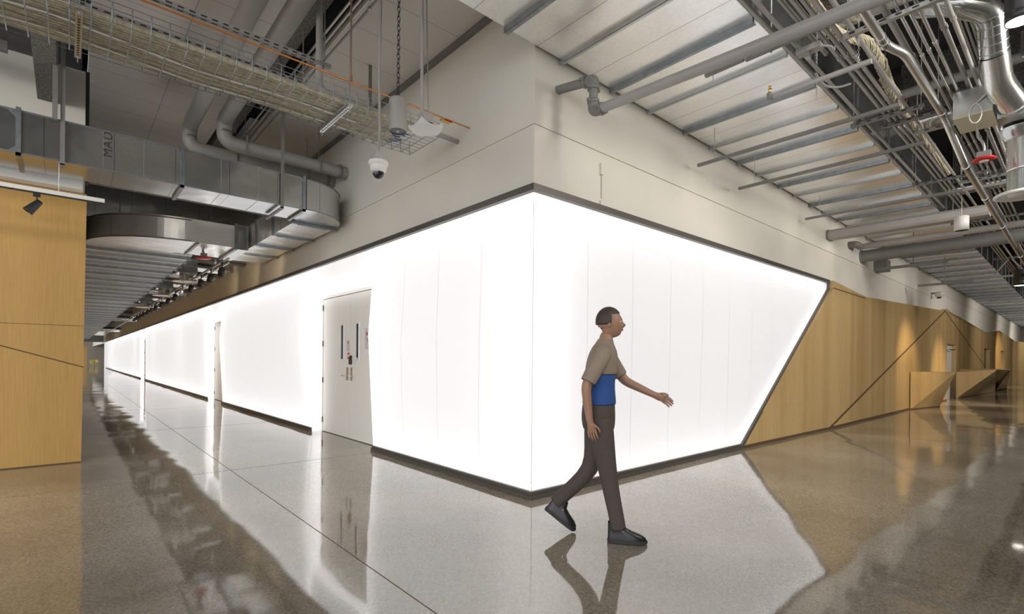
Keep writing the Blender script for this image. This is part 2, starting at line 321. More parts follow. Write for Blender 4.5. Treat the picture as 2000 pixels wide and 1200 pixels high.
# far faceted stretch: a wedge leaning out, then the bent end
vs = [(-.002, 46.5, .075), (-.002, 46.5, 2.99), (-.45, 50, 1.9), (-.002, 58.5, 2.99), (-.55, 56.5, .5), (-.002, 58.5, .075), (-.45, 58, 2.75)]
MB().add(vs, [(0, 2, 1), (0, 4, 2), (0, 5, 4), (1, 2, 6), (1, 6, 3), (2, 4, 6), (4, 5, 6), (5, 3, 6)]).build('light_sheet', 'ltl', bl)
MB().add([(-.002, 58.5, .075), (.0, 75, .075), (.9, 92, .1), (.9, 92, 3.05), (0, 75, 3.0), (-.002, 58.5, 2.99)], [(0, 1, 4, 5), (1, 2, 3, 4)]).build('light_sheet', 'ltl', bl)
MB().box((.34, .34, .0), (.36, 60, ZT)).build('cavity_back', 'cavity', bl)
mb = MB()
for a, b in ((.25, 3.3), (5.92, 12.9), (15.1, 31.9), (34.7, 60)):
    y = a
    while y < b-.05:
        e = min(b, y+3); mb.box((.20, y, .04), (.24, e-.02, .055)).box((.20, y, 3.0), (.24, e-.02, 3.015)); y = e
mb.build('led_strip', 'led', bl)
mb = MB()
for y in (3.30, 5.93, 12.9, 15.07, 31.9, 34.7): mb.box((.10, y-.008, .12), (.12, y+.008, 2.94))
mb.build('led_strip', 'led', bl)
br = thing('backlit_wall', 'glowing white translucent wall facing the hall, cut off on a slant at the oak panelling', 'backlit wall', (0, 0, 0))
vs = [(0, -.002, .075), (0, -.002, 1.51), (0, -.002, 2.99), (3.1, -.05, 2.49), (4.52, -.002, .075), (8.37, -.002, 2.86), (8.37, -.002, 2.99), (1.9, -.002, .075), (3.4, -.05, 1.9)]
MB().add(vs, [(0, 7, 1), (1, 7, 8), (1, 8, 3), (1, 3, 2), (2, 3, 6), (3, 5, 6), (3, 8, 5), (7, 4, 8), (8, 4, 5)]).build('light_sheet', 'ltr', br)
MB().box((.34, .34, 0), (8.38, .36, ZT)).build('cavity_back', 'cavity', br)
mb = MB().box((.25, .20, .04), (4.5, .24, .055)).box((.25, .20, 3.0), (8.2, .24, 3.015)); d = (e1-e0).normalized()
mb.beam(e0+Vector((-.06, .14, .1)), e1+Vector((-.1, .14, 0)), .015, .015)
mb.build('led_strip', 'led', br)

def bbox_door(n, y0, y1, xr, label, double):
    """a recessed flush door with its white reveal"""
    t = thing('door_%d' % n, None, None); t['kind'] = 'structure'; t['label'] = label
    ft = .045
    for ya, yb, ye in ((y0-.012, y0, y0-.02), (y1, y1+.012, y1+.02)):      # reveals follow the fold of the sheet
        MB().prism([(xr+.05, 0), (-.002, 0), (-.002, .075), (cxf(ye), czf(ye)), (-.002, 2.985), (xr+.05, 2.985)], ya, yb, 'y').build('reveal', 'ltl', t)
    MB().box((-.004, y0, 2.49), (xr+.05, y1, 2.52)).build('reveal', 'ltl', t)
    f = MB().box((xr-.01, y0, 0), (xr+.05, y0+ft, 2.49)).box((xr-.01, y1-ft, 0), (xr+.05, y1, 2.49)).box((xr-.01, y0+ft, 2.44), (xr+.05, y1-ft, 2.49))
    f.build('frame', 'door', t)
    ym = (y0+y1)/2 if double else None
    leaves = [(y0+ft+.004, ym-.003), (ym+.003, y1-ft-.004)] if double else [(y0+ft+.004, y1-ft-.004)]
    MB().box((xr+.045, y0, 0), (xr+.06, y1, 2.5)).build('backing', 'door', t)
    return t, leaves
def hinges(t, y, x):
    for z in (.22, .95, 1.62, 2.28): MB().tube([(x-.012, y, z-.05), (x-.012, y, z+.05)], .009, 8).box((x-.006, y, z-.05), (x-.002, y+.03, z+.05)).build('hinge', 'trim', t)
y0, y1, xr = 3.38, 5.84, .17
t, lv = bbox_door(1, y0, y1, xr, 'double grey flush door with two slim windows set in the glowing wall', True)
for i, (a, b) in enumerate(lv):
    w0, w1 = (b-.34, b-.22) if i == 0 else (a+.26, a+.38)
    L = MB().box((xr, a, .012), (xr+.044, w0, 2.43)).box((xr, w1, .012), (xr+.044, b, 2.43)).box((xr, w0, .012), (xr+.044, w1, 1.33)).box((xr, w0, 1.93), (xr+.044, w1, 2.43)).build('door_leaf', 'door', t)
    MB().box((xr-.008, w0-.02, 1.31), (xr, w0+.012, 1.95)).box((xr-.008, w1-.012, 1.31), (xr, w1+.02, 1.95)).box((xr-.008, w0, 1.31), (xr, w1, 1.34)).box((xr-.008, w0, 1.92), (xr, w1, 1.95)).build('window_trim', 'white', L)
    MB().box((xr+.015, w0, 1.33), (xr+.025, w1, 1.93)).build('window_pane', 'glass', L)
ym = (y0+y1)/2
MB().box((xr-.012, ym+.05, .98), (xr, ym+.12, 1.20)).build('lock_plate', 'steel', t)
MB().box((xr-.012, ym-.11, .98), (xr, ym-.05, 1.20)).build('lock_plate', 'steel', t)
MB().tube([(xr-.01, ym+.085, 1.06), (xr-.06, ym+.085, 1.06), (xr-.06, ym+.21, 1.06)], .009, 8).build('lever_handle', 'steel', t)
MB().tube([(xr-.01, ym-.08, 1.06), (xr-.06, ym-.08, 1.06), (xr-.06, ym-.20, 1.06)], .009, 8).build('lever_handle', 'steel', t)
c = MB().box((xr-.03, ym-.08, 1.25), (xr, ym-.01, 1.40)).build('card_reader', 'black', t)
MB().box((xr-.032, ym-.055, 1.385), (xr-.03, ym-.035, 1.395)).build('indicator_light', 'led_red', c)
MB().box((xr-.015, ym-.30, 1.27), (xr, ym-.25, 1.37)).build('switch_plate', 'plastic', t)
s = MB().box((xr-.003, ym+.02, 1.34), (xr, ym+.10, 1.45)).build('notice_sign', 'red', t); MB().box((xr-.004, ym+.035, 1.375), (xr-.003, ym+.085, 1.415)).build('notice_symbol', 'white', s)
s = MB().box((xr-.003, ym+.02, 1.47), (xr, ym+.13, 1.66)).build('notice_sign', 'paper', t); MB().box((xr-.004, ym+.06, 1.60), (xr-.003, ym+.10, 1.64)).build('notice_symbol', 'red', s)
s = MB().box((xr-.003, ym-.83, 1.50), (xr, ym-.56, 1.83)).build('notice_sign', 'paper', t)
MB().lathe([(0, -.001), (.03, -.001), (.03, .001)], (xr-.0045, ym-.64, 1.745), 12, 'x').build('notice_symbol', 'red', s)
mb = MB()
for i, w in enumerate((.16, .14, .10)): mb.box((xr-.0042, ym-.70-w/2, 1.66-i*.022), (xr-.003, ym-.70+w/2, 1.668-i*.022))
mb.build('notice_text', 'ink', s)
hinges(t, y1-.05, xr)
t, lv = bbox_door(2, 12.98, 14.98, .17, 'beige flush door with a yellow warning tag hung on it, farther down the glowing wall', False)
MB().box((.17, lv[0][0], .012), (.214, lv[0][1], 2.43)).build('door_leaf', 'door', t); hinges(t, 14.93, .17)
g = thing('warning_tag', 'yellow warning tag hanging on the second door of the glowing wall', 'tag', (.14, 13.25, 1.38))
MB().box((-.01, -.06, -.10), (.0, .20, .16)).build('tag_board', 'yellow', g); MB().box((-.012, -.12, -.02), (-.010, .06, .14)).build('notice_paper', 'paper', g)
MB().box((-.01, .1, -.36), (.0, .14, -.1)).box((-.01, .0, -.36), (.0, .04, -.1)).build('strap', 'trim', g)
t, lv = bbox_door(3, 32.03, 34.57, .17, 'third door far down the glowing wall, seen edge on', False)
MB().box((.17, lv[0][0], .012), (.214, lv[0][1], 2.43)).build('door_leaf', 'door', t); hinges(t, 34.5, .17)

# ---- oak panelling of the hall wall, in facets
def yw(x): return -.03-.024*(x-4.44) if x < 8.2 else (-.12-.004*(x-8.2) if x < 15 else -.147-.003*(x-15))
def facet(name, poly, off=0, mat='woodr'):
    pts = [(x, yw(x)-off, z) for x, z in poly]; n = len(pts)
    back = [(x, .05, z) for x, z in poly]
    mb = MB().add(pts+back, [tuple(range(n)), tuple(range(n, 2*n))[::-1]]+[(i, (i+1) % n, n+(i+1) % n, n+i) for i in range(n)])
    return struct(name, mb, mat, None, oak)
oak = thing('wall_oak_panelling', None, None); oak['kind'] = 'structure'; oak['label'] = 'pale oak panelling of the hall wall with slanting joints'
dx0, dx1 = at(1848, 700, y=-.15).x, at(1866, 700, y=-.15).x; dz = at(1848, 671, y=-.15).z
w1a, w1b = at(1922, 680, y=-.18).x, at(1932, 680, y=-.18).x; w2a, w2b = at(1954, 680, y=-.2).x, at(1961, 680, y=-.2).x; wz1, wz2 = at(1922, 681, y=-.18).z, at(1954, 685, y=-.2).z
facet('panel', [(4.44, 0), (8.19, 0), (8.39, .03), (8.39, 2.87)])
facet('panel', [(8.39, .03), (8.5, .05), (20.4, 3.25), (10.64, 2.9), (8.39, 3.03)])
facet('panel', [(8.19, 0), (dx0, 0), (dx0, (dx0-8.19)*3.25/12.21)])
facet('panel', [(dx0, dz), (dx1, dz), (dx1, (dx1-8.19)*3.25/12.21 if dx1 < 20 else 3.2), (dx0, (dx0-8.19)*3.25/12.21)])
facet('panel', [(dx1, 0), (w1a, 0), (w1a, 2.95), (31, 2.87), (20.4, 3.25), (dx1, min(3.25, (dx1-8.19)*3.25/12.21))] if w1a < 31 else [(dx1, 0), (w1a, 0), (w1a, 2.88), (31, 2.87), (20.4, 3.25), (dx1, min(3.2, (dx1-8.19)*3.25/12.21))])
facet('panel', [(w1a, wz1), (w1b, wz1), (w1b, 3.0), (w1a, 2.88)])
facet('panel', [(w1b, 0), (w2a, 0), (w2a, 3.25), (37.2, 3.28), (w1b, 3.0)] if w2a > 37.2 else [(w1b, 0), (w2a, 0), (w2a, 3.25), (w1b, 3.0)])
facet('panel', [(w2a, wz2), (w2b, wz2), (w2b, 3.2), (w2a, 3.25)])
facet('panel', [(w2b, 0), (50, 0), (50, 2.8), (w2b, 3.2)])
def groove(p, q, w=.03):
    struct('groove', MB().beam((p[0], yw(p[0])-.001, p[1]), (q[0], yw(q[0])-.001, q[1]), .004, w), 'groove', None, oak)
groove((8.19, .01), (20.4, 3.25), .05); groove((8.39, 2.88), (10.64, 2.86), .02)
q = at(1922, 715, y=-.18); groove((20.4, 3.25), (w1a, q.z), .04)
struct('kick_strip', MB().beam((4.5, -.04, .02), (8.19, -.13, .02), .012, .05).beam((8.19, -.128, .02), (dx0, yw(dx0)-.006, .02), .012, .05), 'groove', None, oak)
t = thing('door_4', None, None); t['kind'] = 'structure'; t['label'] = 'pale blue-white door standing in a deep oak opening beside the reception desks'
MB().box((dx0, -.03, 0), (dx1, .055, dz)).build('door_leaf', 'plastic', t)
MB().tube([(dx0+.6, -.14, dz-.25), (dx0+.9, -.06, dz-.22), (dx0+1.5, -.2, dz-.2)], .02, 6).build('door_closer', 'steel', t)
for i, (a, b, z) in enumerate(((w1a, w1b, wz1), (w2a, w2b, wz2))):
    t = struct('window_%d' % (i+1), MB().box((a, -.05, 0), (b, .055, z)), 'recess', 'tall slim recessed opening in the oak panelling, %s the corner' % ('nearer' if i == 0 else 'farther from'))
# oak end column and dark openings beyond
struct('wall_oak_end', MB().prism([(45, -.4), (50, -.9), (53, -.5), (53, .3), (45, .3)], 0, 2.9), 'woodr', 'oak clad wall end at the far side of the hall')
struct('wall_pier', MB().box((55, -.9, 0), (56.5, .3, 6)), 'tan')
# ============================================================ RECEPTION DESKS
def desk(label, a0, a1, foot, top):
    """a faceted oak counter: the front top edge runs from the wall out to a prow, the bottom edge recedes"""
    t = thing('reception_desk', label, 'desk', (0, 0, 0), None); BK = min(a0[1]+.02, -.27) if a0[0] > 16 else -.165
    A, B, D, E_ = Vector(a0), Vector(a1), Vector(foot), Vector(top)   # A base start, B top start, D base end, E top prow
    wb = Vector((E_.x+.2, BK, E_.z)); wf = Vector((D.x, BK, 0)); As = Vector((A.x, BK, 0)); Bs = Vector((B.x, BK, B.z))
    MB().add([A, B, E_, D, As, Bs, wb, wf], [(0, 2, 1), (0, 3, 2), (3, 7, 6, 2), (0, 4, 7, 3), (0, 1, 5, 4), (4, 5, 6, 7)]).build('front_panel', 'woodr', t)
    th = Vector((0, 0, .03))
    MB().add([B, E_, wb, Bs, B+th, E_+th, wb+th, Bs+th], [(3, 2, 1, 0), (4, 5, 6, 7), (0, 1, 5, 4), (1, 2, 6, 5), (2, 3, 7, 6), (3, 0, 4, 7)]).build('counter_top', 'woodr', t)
    MB().beam(A+Vector((0, -.004, .02)), D+Vector((0, -.004, .02)), .02, .04).build('kick_strip', 'groove', t)
    return t
D1 = at(1835, 795, z=0); E1 = at(1866, 729, y=-.95)
A1 = at(1778, 800, y=-.17); A1.z = 0; B1 = Vector((A1.x, -.17, at(1778, 729, y=-.17).z))
desk('faceted oak reception desk nearest the glowing wall, with a prow leaning over the floor', A1, B1, D1, E1)
A2 = at(1867, 779, z=0); D2 = at(1943, 766, z=0); E2 = at(1946, 724, y=-1.3); B2 = Vector((A2.x, A2.y, at(1867, 728, y=A2.y).z))
desk('long faceted oak reception desk between the first desk and the far desk', A2, B2, D2, E2)
A3 = at(1945, 763, z=0); D3 = at(1966, 760, z=0); E3 = at(1973, 723, y=-1.6); B3 = Vector((A3.x, A3.y, at(1948, 724, y=A3.y).z))
desk('farthest faceted oak reception desk, beside the oak wall end', A3, B3, D3, E3)

# ============================================================ BIG DUCT ALONG THE HALL WALL
d = thing('sheet_metal_duct', 'very wide bright galvanised duct along the hall wall, ribbed underneath', 'duct', (0, 0, 0))
MB().box((-1.05, -1.597, ZD), (54.5, -.035, ZD+.6)).build('duct_body', 'galv', d)
MB().box((-1.05, -1.602, ZD+.001), (54.5, -1.597, ZD+.6)).build('side_shade_sheet', 'galvd', d)  # same metal in a darker colour, painting the shade on this side
x = -.42; k = 1
while x < 54:
    mb = MB(); z = ZD
    if k % 2: mb.box((x-.004, -1.61, z-.055), (x+.004, -.03, z)).box((x, -1.61, z-.055), (x+.045, -.03, z-.048)).box((x-.004, -1.612, z-.05), (x+.004, -1.602, z+.5))
    else: mb.box((x-.03, -1.60, z-.03), (x+.03, -.02, z)).box((x-.012, -1.59, z-.042), (x+.012, -.04, z-.03))
    mb.build('stiffener', 'dark' if k % 2 else 'galvs', d)
    k += 1; x += .77 if x < 12 else (.62 if x < 30 else 1.0)
# ============================================================ CONDUITS OVER THE HALL
YS = [(449, -1.72, .019, 'grey', 8.6, 4.25), (470, -1.79, .019, 'grey', 8.8, 4.25), (0, -1.91, .018, 'grey', 2.0, 4.28), (0, -1.99, .019, 'grey', 24, 4.25), (0, -2.045, .019, 'grey', 24, 4.25),
      (0, -2.10, .020, 'grey', 22, 4.25), (0, -2.20, .019, 'grey', 20, 4.25), (0, -2.43, .027, 'grey', 26, 4.30), (0, -2.515, .014, 'emt', 26, 4.27), (0, -2.575, .014, 'emt', 22, 4.27), (0, -2.635, .015, 'emt', 24, 4.27),
      (0, -2.72, .021, 'grey', 9, 4.30), (0, -2.80, .018, 'grey', 9, 4.27), (0, -2.645, .012, 'emt', 30, 5.0), (0, -2.685, .012, 'emt', 30, 5.0), (0, -2.73, .017, 'emt', 30, 5.0), (0, -2.78, .017, 'emt', 30, 5.0),
      (0, -2.84, .014, 'grey', 30, 5.0), (0, -2.90, .014, 'emt', 30, 5.0)]
WHERE = ['thin grey conduit running closest beside the wide duct', 'thin grey conduit running second from the wide duct', 'short grey conduit running third from the wide duct above the beige cable bundle',
         'first of the close trio of grey conduits counted from the wide duct', 'middle one of the close trio of grey conduits beyond the cable bundle', 'last of the close trio of grey conduits counted from the wide duct',
         'lone grey conduit between the close trio and the fat galvanised pipe', 'thicker grey conduit directly beside the fat galvanised pipe', 'first shiny steel conduit past the fat galvanised pipe',
         'second shiny steel conduit past the fat galvanised pipe', 'third shiny steel conduit past the fat galvanised pipe', 'grey conduit just past the three shiny steel conduits', 'grey conduit, second past the three shiny steel conduits',
         'first of a close pair of slim shiny conduits high behind the others', 'second of a close pair of slim shiny conduits high behind the others', 'steel conduit passing just before the spiral duct', 'steel conduit passing behind the spiral duct neck',
         'slim grey conduit passing behind the galvanised junction box', 'slim shiny conduit outermost from the wide duct']
for (q, y, r, m, xe, z), lab in zip(YS, WHERE):
    t = thing('conduit', lab, 'conduit', (0, y, z), 'conduits running along the hall ceiling')
    MB().tube([(-1, 0, 0), (xe, 0, 0)], r, 10).build('tube', m, t)
    for c in [v+.3*math.sin(7*y) for v in (2.4, 5.3, 8.2, 12) if v < xe-1]: MB().tube([(c-.03, 0, 0), (c+.03, 0, 0)], r*1.3, 10).build('coupling', m, t)
# fat galvanised pipe with offsets
t = thing('galvanised_pipe', 'fat shiny galvanised pipe with an offset bend, running between the conduits', 'pipe', (0, 0, 0))
p = [Vector((-1, -2.40, 4.12)), at(1735, 92, z=4.12), at(1755, 108, z=4.12), at(1850, 245, z=4.12), at(1872, 290, z=4.0), at(1930, 400, z=4.0), at(1975, 480, z=4.0)]
p = [Vector((-1, -2.36, 4.12)), Vector((1.95, -2.39, 4.12)), Vector((2.2, -2.47, 4.12)), Vector((3.95, -2.49, 4.12)), Vector((4.5, -2.60, 3.69)), Vector((16, -2.60, 3.68))]
MB().tube(bend(p, .12), .036, 14).build('tube', 'emt', t)
for x, y, z in ((1.80, -2.385, 4.12), (1.90, -2.387, 4.12), (3.85, -2.488, 4.12), (4.6, -2.6, 3.69), (6.3, -2.6, 3.688), (8.5, -2.6, 3.686), (12, -2.6, 3.683)): MB().tube([(x-.035, y, z), (x+.035, y, z)], .042, 14).build('collar', 'steel', t)
# trapeze struts carrying them
def strut(lab, x, y0, y1, z, mat, grp='strut channels carrying the conduits', hang=5.98):
    t = thing('strut_channel', lab, 'strut', (x, 0, z), grp)
    mb = MB().box((-.02, y0, -.004), (.02, y1, 0)).box((-.02, y0, 0), (-.016, y1, .038)).box((.016, y0, 0), (.02, y1, .038)).box((-.02, y0, .034), (-.010, y1, .038)).box((.010, y0, .034), (.02, y1, .038))
    mb.build('channel', mat, t)
    mb = MB(); yy = y0+.05
    while yy < y1-.06: mb.box((-.0205, yy, .010), (-.0198, yy+.045, .024)); yy += .11
    mb.build('slots', 'black', t)
    for yy in (y0+.03, min(y1-.03, -1.65)): MB().tube([(0, yy, -.03), (0, yy, hang-z)], .005, 6).lathe([(.012, -.015), (.012, -.004)], (0, yy, 0), 6).build('hanger_rod', 'galvs', t)
    return t
SL = [(1.39, -2.42, -1.42, 4.19, 'greyd', 'painted strut rail under the conduits beside the fat grey sprinkler pipe'), (1.72, -3.15, -2.13, 4.2, 'galvs', 'bright slotted strut rail nearest to the camera under the shiny conduits'),
      (3.70, -2.36, -1.66, 4.19, 'greyd', 'painted strut rail under the grey conduits, second from the camera'), (4.0, -2.46, -1.90, 4.19, 'greyd', 'short painted strut rail just past the second one'),
      (4.52, -3.2, -2.12, 4.2, 'galvs', 'bright strut rail under the fat galvanised pipe beside the junction box'), (6.8, -2.6, -1.7, 4.19, 'greyd', 'painted strut rail under the grey conduits before the round speaker'),
      (7.2, -3.4, -2.2, 4.2, 'galvs', 'bright strut rail behind the red alarm disc'), (10.2, -3.4, -1.7, 4.19, 'greyd', 'painted strut rail over the far grey pipe')]
for x, a, b, z, m, lab in SL: strut(lab, x, a, b, z, m)
# wall brackets sticking out below the duct (small struts)
for px, py, xx, lab in ((1363, 326, None, 'thin grey strut arm under the duct, third window of ribs from the corner'), (1443, 371, None, 'thin grey strut arm under the duct beside the previous one'), (1573, 430, None, 'thin strut arm with cables tied to it above the glowing wall end')):
    q = at(px, py, y=-.12); t = thing('strut_rail', {1363: 'thin grey strut arm under the wide duct, closest to the corner of the three', 1443: 'thin grey strut arm under the wide duct, middle of the three', 1573: 'thin grey strut arm under the wide duct carrying tied cables at the wall'}[px], 'strut', (q.x, 0, q.z), 'strut arms under the wide duct')
    MB().box((-.02, -2.3, 0), (.02, -.12, .035)).build('channel', 'greyd', t)
    MB().tube([(0, -.35, .03), (0, -.35, ZD-q.z-.002)], .004, 6).build('hanger_rod', 'galvs', t)
# short struts above the sprinkler pipe (under the duct)
t = thing('strut_rail', 'short slotted strut hanging under the wide duct beside the sprinkler pipe', 'strut', (1.39, 0, 4.2), None)
MB().box((-.02, -1.40, 0), (.02, -1.02, .035)).build('channel', 'greyd', t); MB().tube([(0, -1.1, -.07), (0, -1.1, 0)], .004, 6).build('hanger_rod', 'galvs', t)

# ============================================================ SPRINKLER PIPES
t = thing('sprinkler_pipe', 'fat grey sprinkler pipe coming out of the beige wall and crossing under the duct', 'pipe', (0, 0, 0))
X = .33
MB().tube(bend([(X, .02, 4.10), (X, -.40, 4.02)], .06), .043, 14).build('wall_stub', 'greyd', t)
MB().tube(bend([(X, -.40, 4.02), (X, -.46, 4.01), (X, -.46, 3.94)], .05), .052, 14).build('elbow', 'greyd', t)
MB().tube([(X, -.46, 3.96), (X, -.46, 3.76)], .043, 14).build('riser', 'greyd', t)
MB().tube(bend([(X, -.46, 3.80), (X, -.46, 3.71), (X, -.56, 3.703)], .06), .052, 14).build('elbow', 'greyd', t)
MB().tube([(X, -.54, 3.705), (X, -1.9, 3.635), (X, -4.5, 3.50)], .045, 16).build('main_run', 'grey', t)
for c, ax in (((X, -.36, 4.03), 'y'), ((X, -.46, 3.93), 'z'), ((X, -.46, 3.80), 'z'), ((X, -.56, 3.70), 'y')):
    MB().lathe([(.044, -.016), (.058, -.016), (.058, .016), (.044, .016)], c, 14, ax).box((c[0]-.085, c[1]-.012, c[2]-.012), (c[0]+.085, c[1]+.012, c[2]+.012)).build('coupling', 'greyd', t)
t = thing('sprinkler_pipe', 'thin grey sprinkler branch with a brass head, under the conduits', 'pipe', (0, 0, 0))
x = 1.84
MB().tube([(x, -1.50, 3.98), (x, -2.31, 3.98)], .024, 12).build('tube', 'grey', t)
MB().tube([(x, -1.50, 3.98), (x, -1.46, 3.98), (x, -1.46, 4.03)], .026, 10).build('elbow', 'greyd', t)
MB().lathe([(.012, 0), (.012, .03), (.02, .032), (.02, .036), (.006, .04), (.006, .055), (.016, .057), (.016, .06)], (x, -1.46, 4.04), 10).build('sprinkler_head', 'brass', t)
for (px, py, lab) in ((1860, 366, 'thin grey sprinkler branch crossing under the duct before the round speaker'), ):
    q = at(1740, 400, z=3.98); x = q.x
    t = thing('sprinkler_pipe', lab, 'pipe', (0, 0, 0)); MB().tube([(x, -.9, 4.0), (x, -3.6, 4.0)], .022, 10).build('tube', 'grey', t)
    MB().lathe([(.012, 0), (.012, .03), (.02, .032), (.02, .04), (.006, .05), (.016, .06)], (x, -.92, 4.02), 10).build('sprinkler_head', 'brass', t)
# flat grey pipe beam and the two pipes at the wall
t = thing('oval_duct', 'wide flattened grey painted duct coming out of the wall below the ribbed duct', 'duct', (8.45, 0, 3.98))
prof = [(-.16, -.05), (-.12, -.09), (.12, -.09), (.16, -.05), (.16, .05), (.12, .09), (-.12, .09), (-.16, .05)]
MB().prism(prof, -2.45, .02, 'y').build('duct_body', 'grey', t); MB().prism([(a*1.06, b*1.08) for a, b in prof], -.05, -.001, 'y').build('wall_collar', 'greyd', t)
t = thing('grey_pipe', 'slimmer grey pipe of the two crossing in front of the far ribbed duct', 'pipe', (10.1, 0, 3.98)); MB().tube([(0, -.12, 0), (0, -6, .06)], .065, 16).build('tube', 'grey', t)
MB().tube(bend([(-.3, .02, .02), (-.3, -.14, .02), (-.05, -.16, 0)], .08), .075, 12).build('elbow', 'greyd', t)
t = thing('grey_pipe', 'fattest grey pipe of the two crossing in front of the far ribbed duct', 'pipe', (10.75, 0, 3.87)); MB().tube([(0, .02, 0), (0, -6, .08)], .14, 20).build('tube', 'greyd', t)
MB().lathe([(.14, -.03), (.16, -.03), (.16, .0), (.14, .0)], (0, 0, 0), 20, 'y').build('wall_collar', 'greyd', t)
q = at(1720, 520, y=-.1); b = MB().box((q.x-.22, -.26, q.z-.14), (q.x+.22, 0, q.z+.14)).build('junction_box', 'greyd'); tag(b, 'dark grey electrical box on the upper wall beyond the fat grey pipe', 'junction box')
for px, py, lab in ((1743, 523, 'thin strut end just past the dark grey electrical box'), (1810, 557, 'thin strut end on the upper wall, farther than the grey box')):
    q = at(px, py, y=-.5); b = MB().box((q.x-.03, -1.5, q.z-.03), (q.x+.03, -.3, q.z+.03)).box((q.x-.008, -.9, q.z), (q.x+.008, -.884, ZD-.002)).build('strut_bar', 'greyd'); tag(b, lab, 'strut')
q = at(1834, 574, y=-.2); t = thing('security_camera', 'tiny security camera on the upper wall above the oak panelling', 'camera', q)
MB().lathe([(0, -.12), (.10, -.12), (.12, 0), (.12, .06), (0, .06)], (0, 0, 0), 12).build('housing', 'plastic', t); MB().box((-.05, 0, .0), (.05, .22, .05)).build('bracket', 'greyd', t); MB().lathe([(0, -.17), (.05, -.16), (.08, -.12)], (0, 0, 0), 12).build('dome', 'dome', t)

# ============================================================ BEAMS AND DUCTS CROSSING ABOVE THE CONDUITS
for i, x in enumerate((2.9, 6.5, 11, 17, 25)):
    b = struct('beam_%d' % (i+1) if 0 else 'ceiling_beam', MB().box((x-.15, -7, 5.05), (x+.15, -1.62, 5.35)).box((x-.02, -7, 5.35), (x+.02, -1.62, 5.9)).box((x-.15, -7, 5.85), (x+.15, -1.62, 6)), 'fire')
for i, (x, z, r, lab) in enumerate(((2.3, 4.72, .085, 'slim round galvanised duct crossing above the conduits, nearest to the camera'), (5.6, 4.75, .12, 'round grey duct crossing above the conduits in the middle distance'), (9.6, 4.75, .12, 'round grey duct crossing above the conduits farthest off'))):
    t = thing('round_duct', lab, 'duct', (x, 0, z), 'round ducts crossing above the conduits')
    MB().tube([(0, -1.75, 0), (0, -6, 0)], r, 16).build('duct_body', 'galvd' if i else 'spiral', t)
    for k in range(7): MB().lathe([(r, -.006), (r+.006, 0), (r, .006)], (0, -1.9-.45*k, 0), 16, 'y').build('seam_ring', 'galvs', t)
for i, (px, py, px2, py2) in enumerate(((1690, 205, 1905, 130),)):
    x = at(px, py, z=4.0).x; t = thing('grey_pipe', 'dark grey pipe crossing over the conduits behind the spiral duct', 'pipe', (0, 0, 0)); MB().tube([(4.93, -1.9, 4.93), (4.93, -6, 4.93)], .06, 12).build('tube', 'greyd', t)
# beige cable bundle snaking beside the duct
def rope(name, pts, r, n, mat, parent=None, spread=.03, seg=7):
    mb = MB(); pts = [Vector(p) for p in bend(pts, .25, 5)]
    for k in range(n):
        a = 2*PI*k/n*1.618; rr = spread*math.sqrt((k+.5)/n); ph = random.random()*6
        mb.tube([p+Vector((0, rr*math.cos(a+.6*i), rr*math.sin(a+.6*i)))+Vector((0, random.uniform(-.006, .006), random.uniform(-.006, .006))) for i, p in enumerate(pts)], r, 5, False)
    return mb.build(name, mat, parent)
t = thing('cable_bundle', 'thick beige bundle of data cables snaking beside the wide duct', 'cable bundle', (0, 0, 0))
pts = [(-1, -1.86, 4.62), (.4, -1.9, 4.6), (.9, -1.93, 4.55), (1.3, -1.97, 4.52), (1.8, -1.95, 4.45), (2.2, -1.98, 4.5), (2.5, -2.12, 4.52), (2.9, -2.12, 4.5), (3.3, -2.08, 4.5), (3.8, -2.05, 4.5), (4.4, -2.02, 4.52), (5, -2.05, 4.5), (6, -2.03, 4.52), (7.5, -2.03, 4.5)]
c = rope('cables', pts, .0085, 30, 'cream', t, .055); c['kind'] = 'stuff'
for x in (.9, 1.7, 2.45, 3.3, 4.1, 5): MB().lathe([(.058, -.002), (.060, 0), (.058, .002)], (x, -1.98 if x < 2.2 else -2.07, 4.5), 12, 'x').build('cable_tie', 'red', t)
# jack chains hanging
def chain(name, lab, x, y, z0, z1, grp=None, mat='galvs', s=.022, cat='chain', parent=None):
    mb = MB(); z = z0; k = 0
    while z < z1:
        pts = [(x+(math.cos(a)*s*.32 if k % 2 else 0), y+(0 if k % 2 else math.cos(a)*s*.32), z+math.sin(a)*s*.62) for a in [2*PI*i/8 for i in range(9)]]
        mb.tube(pts, s*.09, 4, False); z += s; k += 1
    o = mb.build(name, mat, parent)
    if lab: tag(o, lab, cat, grp)
    return o
q = at(1595, 170, z=4.1); chain('hanging_chain', 'thin chain hanging through the conduits beside the small white box', q.x, q.y, 3.93, 5.9)
q = at(1677, 100, z=4.1); chain('hanging_chain', 'thin chain hanging beside the first bright slotted strut rail', q.x, q.y, 3.98, 5.9)
# small white box over the conduits with flexible whip
q = at(1578, 75, z=4.3); t = thing('junction_box', 'small white electrical box clipped over the grey conduits', 'junction box', (q.x, q.y, 4.17))
MB().box((-.04, -.11, 0), (.05, .09, .05)).build('box_body', 'grey', t); MB().tube(bend([(0, -.1, .02), (.06, -.18, .0), (.12, -.17, -.02), (.2, -.16, .1)], .05), .01, 8).build('flexible_whip', 'grey', t)
MB().box((-.03, -.02, -.05), (.03, .02, 0)).build('clamp', 'galvs', t)
# drooping flex under the conduits
q = at(1640, 170, z=4.1); b = MB().tube(bend([(q.x-.25, -1.78, 4.2), (q.x-.12, -1.82, 4.1), (q.x+.05, -1.9, 4.12), (q.x+.22, -1.95, 4.2)], .08), .011, 8).build('flexible_conduit', 'grey'); tag(b, 'short drooping grey flexible conduit beside the wide duct', 'conduit')
